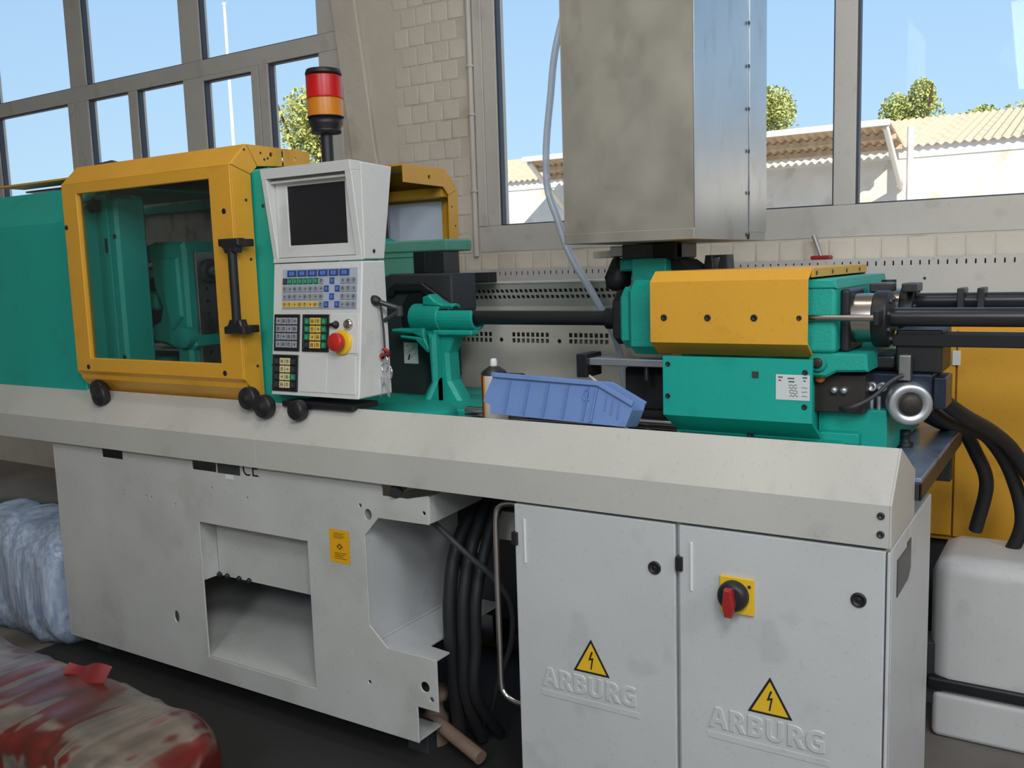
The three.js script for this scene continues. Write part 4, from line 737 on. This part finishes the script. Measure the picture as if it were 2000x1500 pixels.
    for (let i = 0; i < 8; i++) part(t, 'flange_bolt', bolt([-0.441, 1.338 + 0.052 * Math.sin(i * 0.785 + 0.3), z + 0.052 * Math.cos(i * 0.785 + 0.3)], 0.007, 0.007, [1, 0, 0]), M.darkSteel);
    part(t, 'hydraulic_tube', cy([-0.445, z > -0.6 ? 1.343 : 1.365, z], [0.4, z > -0.6 ? 1.343 : 1.365, z], 0.0235, 0.0235, 28), std({ color: lin(0.02, 0.02, 0.023), roughness: 0.3 }), 'long black hydraulic cylinder tube');
  }
  part(t, 'piston_rod', cy([-0.63, 1.348, -0.37], [-0.452, 1.348, -0.37], 0.0078, 0.0078, 18), M.bronze, 'thin polished rod');
  part(t, 'rod_bracket', bx(-0.458, -0.446, 1.33, 1.366, -0.45, -0.355, 0.003), M.black);
  part(t, 'tube_clamp', bx(-0.33, -0.312, 1.34, 1.402, -0.92, -0.82, 0.003), M.darkSteel); part(t, 'tube_clamp', bx(-0.28, -0.262, 1.34, 1.402, -0.92, -0.82, 0.003), M.darkSteel);
  for (const f of [bx(-0.52, -0.47, 1.4, 1.425, -0.72, -0.62, 0.004), cy([-0.5, 1.4, -0.78], [-0.5, 1.43, -0.78], 0.02, 0.02, 14), bx(-0.46, -0.42, 1.395, 1.42, -0.84, -0.74, 0.004)]) part(t, 'fitting', f, M.darkSteel);
  part(t, 'lower_rail', bx(-0.44, 0.35, 1.268, 1.298, -0.62, -0.5, 0.004), M.blackMatt);
  part(t, 'green_arm', ext('z', [[-0.62, 1.258], [-0.478, 1.258], [-0.474, 1.213], [-0.55, 1.21], [-0.575, 1.196], [-0.62, 1.196]], -0.8, -0.385, 0.006), M.greenCast);
  part(t, 'pivot_boss', lt([-0.594, 1.234, -0.386], [0, 0, 1], [[0.024, 0], [0.024, 0.006], [0.02, 0.01], [0, 0.01]], 24), M.greenCast);
  part(t, 'pivot_pin', lt([-0.594, 1.234, -0.376], [0, 0, 1], [[0.013, 0], [0.013, 0.006], [0.009, 0.008], [0, 0.008]], 16), M.brownPlate);
  part(t, 'cover_plate', bx(-0.62, -0.487, 1.1, 1.2, -0.8, -0.425, 0.004), M.brownPlate, 'dark brown side plate');
  for (const x of [-0.562, -0.538]) part(t, 'knurled_nut', lt([x, 1.16, -0.425], [0, 0, 1], [[0.009, 0], [0.009, 0.01], [0.005, 0.014], [0, 0.014]], 14), M.alu);
  part(t, 'orange_plug', lt([-0.597, 1.19, -0.425], [0, 0, 1], [[0.012, 0], [0.012, 0.014], [0.008, 0.018], [0, 0.018]], 16), std({ color: lin(0.75, 0.22, 0.02), roughness: 0.4 }), 'small orange plug');
  part(t, 'green_skirt', bx(-0.61, -0.44, 0.985, 1.108, -0.98, -0.455, 0.004), M.green, 'green sheet skirt of the carriage');
  part(t, 'carriage_base', [ext('x', [[-0.3, 1.0], [-0.3, 1.03], [-1.0, 1.03], [-1.0, 0.985], [-0.32, 0.985]], -0.97, -0.53, 0.004), bx(-0.6, -0.5, 1.02, 1.05, -0.97, -0.42, 0.004)], M.green, 'green carriage base');
  part(t, 'slide_bar', bx(-1.28, -0.98, 1.2, 1.222, -0.5, -0.44, 0.003), M.alu, 'flat aluminium slide bar'); part(t, 'bar_end', bx(-1.31, -1.275, 1.165, 1.235, -0.52, -0.42, 0.003), M.black); part(t, 'bar_screw', cy([-1.1, 1.16, -0.46], [-1.1, 1.2, -0.46], 0.008, 0.006, 10), M.darkSteel);
  part(t, 'under_box', bx(-1.2, -0.99, 1.06, 1.19, -0.75, -0.52, 0.01), M.blackMatt);
  seat(t);
}
one('sensor_cable', tb([[-1.28, 1.17, -0.44], [-1.24, 1.15, -0.42], [-1.2, 1.11, -0.4], [-1.16, 1.06, -0.39], [-1.12, 1.0, -0.4]], 0.0045, 30, 8), M.guardSteel, 'thin pale cable hanging from the slide bar behind the blue bin', 'cable');
// ------------------------------------------------------------------ valve group with motor at the end of the unit
{
  const t = thing('valve_block', 'dark hydraulic valve block with a round silver motor at the end of the injection unit', 'valve');
  part(t, 'block', [bx(-0.53, -0.36, 1.1, 1.2, -0.72, -0.56, 0.006), bx(-0.36, -0.33, 1.11, 1.19, -0.7, -0.58, 0.004)], std({ color: lin(0.03, 0.045, 0.075), roughness: 0.35, metalness: 0.5, map: grimeT }), 'blue-black valve body');
  part(t, 'upper_block', bx(-0.45, -0.34, 1.2, 1.31, -0.74, -0.58, 0.006), M.black);
  part(t, 'valve_flange', bx(-0.53, -0.45, 1.205, 1.245, -0.75, -0.58, 0.01), M.black);
  const m = part(t, 'motor', lt([-0.42, 1.13, -0.57], [0.35, -0.06, 1], [[0.0, -0.03], [0.042, -0.03], [0.051, -0.01], [0.053, 0.02], [0.053, 0.05], [0.049, 0.058], [0.034, 0.06], [0.031, 0.048], [0, 0.048]], 36), M.alu, 'round silver motor');
  part(m, 'motor_cap', lt([-0.402, 1.127, -0.521], [0.35, -0.06, 1], [[0.027, 0], [0.027, 0.006], [0.016, 0.012], [0, 0.013]], 24), M.brownPlate);
  part(t, 'connector', [bx(-0.435, -0.405, 1.185, 1.25, -0.56, -0.53, 0.004)], M.steel);
  for (const x of [-0.5, -0.475]) part(t, 'hose_fitting', [lt([x, 1.165, -0.555], [0, 0, 1], [[0.013, 0], [0.013, 0.012], [0.007, 0.014], [0.006, 0.008], [0, 0.008]], 14)], M.alu);
  for (const x of [-0.5, -0.482]) part(t, 'stud', cy([x, 1.09, -0.55], [x, 1.14, -0.55], 0.006, 0.006, 10), M.alu);
  part(t, 'support', bx(-0.5, -0.46, 0.98, 1.1, -0.74, -0.68, 0.004), M.castGrey);
  seat(t); t.position.add(V(0.018, 0, 0.07));
}
one('control_cable', tb([[-0.405, 1.2, -0.455], [-0.43, 1.185, -0.44], [-0.47, 1.145, -0.41], [-0.52, 1.12, -0.39], [-0.57, 1.112, -0.47]], 0.0055, 30, 8), M.castGrey, 'thin dark cable curving from the motor connector to the green carriage', 'cable');
const hosePaths = [
  [[-0.43, 1.105, -0.68], [-0.4, 1.05, -0.8], [-0.37, 1.0, -0.95], [-0.34, 0.97, -1.08], [-0.3, 0.88, -1.14], [-0.27, 0.78, -1.16], [-0.3, 0.62, -1.2]],
  [[-0.4, 1.105, -0.68], [-0.36, 1.04, -0.8], [-0.31, 0.99, -0.96], [-0.26, 0.94, -1.08], [-0.2, 0.82, -1.14], [-0.17, 0.66, -1.16], [-0.24, 0.5, -1.2], [-0.34, 0.46, -1.28]],
  [[-0.35, 1.115, -0.68], [-0.3, 1.05, -0.8], [-0.24, 0.98, -0.96], [-0.19, 0.9, -1.08], [-0.13, 0.76, -1.14], [-0.12, 0.6, -1.16], [-0.2, 0.44, -1.24], [-0.36, 0.42, -1.34]],
];
const hoseWhere = ['nearest the green carriage', 'in the middle of the three', 'outermost of three'];
hosePaths.forEach((p, i) => one('return_hose', tb(p, 0.021, 60, 12), M.rubber, 'thick black hose curving down behind the steel plate, ' + hoseWhere[i], 'hose', 'hoses below the valve block'));

// ------------------------------------------------------------------ hopper over the injection unit
{
  const t = thing('material_hopper', 'tall dented sheet metal hopper box standing over the injection unit', 'hopper');
  const x0 = -1.318, x1 = -0.92, z0 = -1.0, z1 = -0.385, yb = 1.558, yt = 2.75;
  part(t, 'front_sheet', bx(x0, x1 - 0.002, yb + 0.03, yt, z1 - 0.003, z1, 0.001), M.galv, 'dull dented front sheet');
  part(t, 'side_sheet', bx(x1 - 0.003, x1, yb, yt, z0, z1 + 0.001, 0.001), M.inox, 'shiny side sheet');
  part(t, 'left_sheet', bx(x0 - 0.002, x0 + 0.001, yb, yt, z0, z1, 0.001), M.galv);
  part(t, 'back_sheet', bx(x0, x1 - 0.003, yb, yt, z0, z0 + 0.003, 0.001), M.galv);
  part(t, 'bottom_band', bx(x0 - 0.001, x1 - 0.001, yb, yb + 0.03, z1 - 0.004, z1 + 0.004, 0.002), M.galv, 'folded lower band');
  part(t, 'bottom_sheet', bx(x0, x1 - 0.003, yb, yb + 0.004, z0 + 0.003, z1 - 0.003, 0), M.galv);
  part(t, 'top_sheet', bx(x0, x1 - 0.003, yt - 0.004, yt, z0 + 0.003, z1 - 0.003, 0), M.galv);
  const s = part(t, 'corner_strip', bx(x1, x1 + 0.003, yb + 0.025, yt, z0 - 0.004, -0.835, 0.001), M.inox, 'overlapping shiny corner strip');
  for (let i = 0; i < 8; i++) part(s, 'screw', bolt([x1 + 0.003, 1.575 + i * 0.125, -0.822], 0.006, 0.003, [1, 0, 0]), M.darkSteel);
  part(t, 'corner_screw', bolt([x1, 1.567, -0.83], 0.007, 0.003, [1, 0, 0]), M.black);
  // discharge under the box
  part(t, 'slide_gate', [bx(-1.24, -1.06, 1.51, 1.555, -0.76, -0.6, 0.003)], M.darkSteel); part(t, 'gate_handle', [bx(-1.37, -1.28, 1.517, 1.54, -0.7, -0.66, 0.002)], M.guardSteel, 'flat grey gate handle');
  part(t, 'gate_block', [bx(-1.3, -1.235, 1.52, 1.552, -0.69, -0.64, 0.003)], M.alu);
  part(t, 'gate_cover', [bx(-1.13, -1.06, 1.505, 1.556, -0.64, -0.58, 0.003)], M.blackMatt);
  part(t, 'drain_knob', [lt([-1.262, 1.512, -0.66], [-0.28, -1, 0.1], [[0.03, 0], [0.036, 0.01], [0.04, 0.04], [0.044, 0.07], [0.036, 0.085], [0.03, 0.1], [0, 0.104]], 8)], M.black, 'black faceted drain knob');
  part(t, 'outlet', [cy([-1.14, 1.44, -0.68], [-1.14, 1.512, -0.68], 0.05, 0.06, 20)], M.darkSteel);
  seat(t);
}
one('clear_hose', tb([[-1.44, 2.75, -0.95], [-1.56, 2.45, -0.92], [-1.62, 2.25, -0.9], [-1.648, 2.08, -0.9], [-1.67, 1.91, -0.9], [-1.668, 1.767, -0.9], [-1.63, 1.657, -0.9], [-1.6, 1.567, -0.9], [-1.562, 1.494, -0.9], [-1.528, 1.443, -0.9], [-1.47, 1.33, -0.92], [-1.43, 1.2, -0.96], [-1.42, 1.0, -1.0]], 0.0125, 120, 12), M.hose, 'milky clear plastic hose hanging in front of the window beside the hopper', 'hose');

// ------------------------------------------------------------------ things lying on the bed
{
  const t = thing('storage_bin', 'blue plastic stacking bin with ribbed side and lowered front on the machine bed', 'storage bin');
  const W = 0.12, side = [[-0.222, 0.125], [0.118, 0.125], [0.224, 0.075], [0.226, 0.058], [0.208, 0], [-0.225, 0], [-0.227, 0.028], [-0.252, 0.036], [-0.249, 0.052]];
  const list = [];
  const add = (n, g) => list.push([n, g]);
  add('side_wall', ext('z', side, -0.004, 0, 0.001)); add('side_wall', ext('z', side, -W, -W + 0.004, 0.001));
  add('back_wall', ext('z', [[-0.225, 0], [-0.219, 0], [-0.216, 0.125], [-0.222, 0.125]], -W + 0.004, -0.004, 0));
  add('front_wall', ext('z', [[0.208, 0], [0.222, 0.05], [0.216, 0.05], [0.202, 0]], -W + 0.004, -0.004, 0));
  add('floor', bx(-0.219, 0.202, 0, 0.005, -W + 0.004, -0.004, 0));
  const rim = [[-0.225, 0.113], [0.115, 0.113], [0.224, 0.062], [0.23, 0.076], [0.12, 0.128], [-0.225, 0.128]];
  add('rim', ext('z', rim, -0.002, 0.009, 0.002)); add('rim', ext('z', rim, -W - 0.009, -W + 0.002, 0.002));
  add('rim', bx(-0.233, -0.22, 0.115, 0.128, -W, 0.0, 0.002));
  for (let i = 0; i < 5; i++) { const x = -0.165 + i * 0.063; add('rib', ext('z', [[x - 0.011, 0.008], [x - 0.008, 0.008], [x + 0.003, 0.108], [x, 0.108]], -0.001, 0.008, 0.0008)); }
  add('rib', ext('z', [[0.1, 0.006], [0.106, 0.006], [0.117, 0.108], [0.112, 0.108]], -0.001, 0.008, 0.001));
  for (let i = 0; i < 3; i++) { const x = 0.145 + i * 0.02, y = 0.086 - i * 0.01; add('rib', ext('z', [[x - 0.005, y - 0.045], [x - 0.002, y - 0.045], [x + 0.002, y], [x - 0.001, y]], -0.001, 0.004, 0.0008)); }
  add('grip_emboss', ext('z', [[0.066, 0.078], [0.076, 0.066], [0.094, 0.068], [0.094, 0.096], [0.085, 0.104], [0.074, 0.099]], -0.001, 0.003, 0.001, [[[0.072, 0.079], [0.078, 0.072], [0.089, 0.073], [0.089, 0.093], [0.084, 0.098], [0.077, 0.094]]]));
  // it rests on the ridge of the hood and leans back a little
  for (const [n, g] of list) { const m = part(t, n, g, M.blueBin); m.position.set(-1.217, 1.084, -0.14); m.rotation.set(-0.15, 0.16, -0.035); m.scale.set(0.9, 0.9, 1); }
  seat(t);
}
{
  const t = thing('spray_can', 'red and white aerosol spray can standing behind the blue bin', 'spray can');
  const x = -1.592, z = -0.4;
  const lab = tex(128, 1, (u, v) => (v < 0.14 || (u > 0.8 && u < 0.93)) ? [0.6, 0.08, 0.06] : (u > 0.93 && u < 0.96 ? [0.85, 0.66, 0.2] : [0.82, 0.8, 0.76]));
  part(t, 'body', lt([x, 0.97, z], [0, 1, 0], [[0, 0], [0.038, 0], [0.041, 0.004], [0.041, 0.19], [0.039, 0.195]], 32), std({ map: lab, roughness: 0.35, metalness: 0.1 }));
  part(t, 'dome', lt([x, 1.165, z], [0, 1, 0], [[0.039, 0], [0.042, 0.003], [0.037, 0.012], [0.02, 0.024], [0.013, 0.028], [0, 0.029]], 28), M.darkSteel);
  part(t, 'nozzle', lt([x, 1.19, z], [0, 1, 0], [[0.011, 0], [0.012, 0.008], [0.011, 0.02], [0.008, 0.026], [0, 0.027]], 18), M.capWhite, 'white spray nozzle');
  seat(t);
}
one('cleaning_rag', (() => { const g = new THREE.IcosahedronGeometry(0.032, 3); const p = g.attributes.position; for (let i = 0; i < p.count; i++) { const v = V().fromBufferAttribute(p, i), n = 0.75 + 0.5 * fb(v.x * 6 + 0.5, v.z * 6 + 0.5 + v.y * 3, 4, 3, 90); p.setXYZ(i, v.x * n * 1.3, Math.max(-0.012, v.y * n * 0.5), v.z * n); } g.translate(-1.69, 0.982, -0.42); g.computeVertexNormals(); return g; })(), std({ color: lin(0.45, 0.5, 0.62), roughness: 0.9 }), 'small crumpled pale blue rag on the deck beside the green support', 'rag');
{
  const t = thing('hand_brush', 'grey tool handle with a red head leaning over the slotted panel edge', 'tool');
  part(t, 'handle', cy([-1.06, 1.59, -2.16], [-1.02, 1.497, -2.13], 0.012, 0.009, 12), M.alu); part(t, 'head', [bx(-1.06, -0.98, 1.487, 1.505, -2.17, -2.1, 0.006)], M.knobRed);
  seat(t);
}
// ------------------------------------------------------------------ neighbouring machine, drum and floor things
{
  const t = thing('yellow_machine', 'yellow cabinet of another machine standing behind the end of the bed', 'machine');
  part(t, 'body', bx(-0.62, 0.95, 0.5, 1.26, -1.98, -1.46, 0.006), M.yellow);
  part(t, 'door', bx(-0.6, -0.4, 0.52, 1.24, -1.46, -1.445, 0.004), M.yellow); part(t, 'door', bx(-0.395, 0.93, 0.52, 1.24, -1.46, -1.44, 0.004), M.yellow);
  part(t, 'base', bx(-0.58, 0.92, 0, 0.5, -1.95, -1.5, 0.004), M.castGrey);
  part(t, 'label', bx(-0.41, -0.385, 1.12, 1.17, -1.44, -1.438, 0), M.paper);
  seat(t);
}
{
  const t = thing('white_tank', 'white plastic tank with a black strap behind the cabinet', 'tank');
  part(t, 'shell', bx(-0.4, 0.2, 0.15, 0.585, -1.3, -0.98, 0.06), M.panelWhite);
  part(t, 'strap', bx(-0.405, 0.205, 0.16, 0.2, -1.305, -0.975, 0.012), M.black);
  part(t, 'base', bx(-0.39, 0.19, 0, 0.15, -1.29, -0.99, 0.02), M.panelWhite);
  seat(t);
}
one('floor_shade', bx(-3.6, -1.25, 0, 0.008, -0.9, 0.95, 0.003), std({ color: lin(0.025, 0.024, 0.024), roughness: 0.75, map: grimeT }), 'black sheet standing in for shade on the floor under and before the bed', 'mat');  // added dark sheet, paints the shade under the machine onto the floor
function wrapped(x0, x1, zc, w, h, n, s, bump) { // lumpy wrapped bundle lying on the floor, running along x
  const pos = [], uv = [], idx = [], A = 36;
  for (let i = 0; i <= n; i++) {
    const u = i / n, x = x0 + (x1 - x0) * u, e = Math.min(1, Math.min(u, 1 - u) * 9), k = Math.sqrt(1 - (1 - e) * (1 - e));
    for (let j = 0; j <= A; j++) {
      const a = j / A * 6.2832, c = Math.cos(a), q = Math.sin(a), sg = (v, p) => Math.sign(v) * Math.pow(Math.abs(v), p);
      const r = (0.3 + 0.7 * k) * (1 + bump * (fb(u, (j % A) / A, 7, 4, s) - 0.5) * 2);
      pos.push(x, Math.max(0, h / 2 + h / 2 * sg(q, 0.6) * r), zc + w / 2 * sg(c, 0.6) * r); uv.push(x, a * w / 3);
    }
  }
  const W = A + 1;
  for (let i = 0; i < n; i++) for (let j = 0; j < A; j++) { const a = i * W + j; idx.push(a, a + 1, a + W, a + 1, a + W + 1, a + W); }
  for (const i of [0, n]) { const c = pos.length / 3; let y = 0; pos.push(x0 + (x1 - x0) * i / n, h / 2, zc); uv.push(0, 0); for (let j = 0; j < A; j++) { const a = i * W + j; i ? idx.push(a, a + 1, c) : idx.push(a + 1, a, c); } }
  const g = new THREE.BufferGeometry(); g.setAttribute('position', new THREE.Float32BufferAttribute(pos, 3)); g.setAttribute('uv', new THREE.Float32BufferAttribute(uv, 2)); g.setIndex(idx); g.computeVertexNormals();
  return g;
}
{
  const t = thing('wrapped_bundle', 'long bundle wrapped in red printed and clear plastic film on the floor before the bed', 'bundle');
  part(t, 'wrapping', wrapped(-3.9, -2.02, 0.52, 0.44, 0.27, 90, 3, 0.16), M.film);
  const flap = (x, l, a) => { const g = new THREE.PlaneGeometry(l, 0.1, 12, 5), p = g.attributes.position; for (let i = 0; i < p.count; i++) p.setZ(i, 0.02 * Math.sin(p.getX(i) * 40) * (p.getY(i) + 0.05) * 8); g.rotateX(-0.9); g.rotateY(a); g.translate(x, 0.27, 0.42); g.computeVertexNormals(); return g.toNonIndexed(); };
  part(t, 'film_flap', [flap(-2.62, 0.16, 0.3)], phy({ color: lin(0.2, 0.02, 0.02), roughness: 0.35, side: THREE.DoubleSide }), 'torn red flap of film');
  seat(t);
}
one('bubble_wrap', wrapped(-4.2, -3.46, -0.2, 0.36, 0.5, 40, 21, 0.2), M.bubble, 'crumpled bundle of bluish bubble wrap on the floor past the end of the bed', 'packaging');
renderer.render(scene, camera);
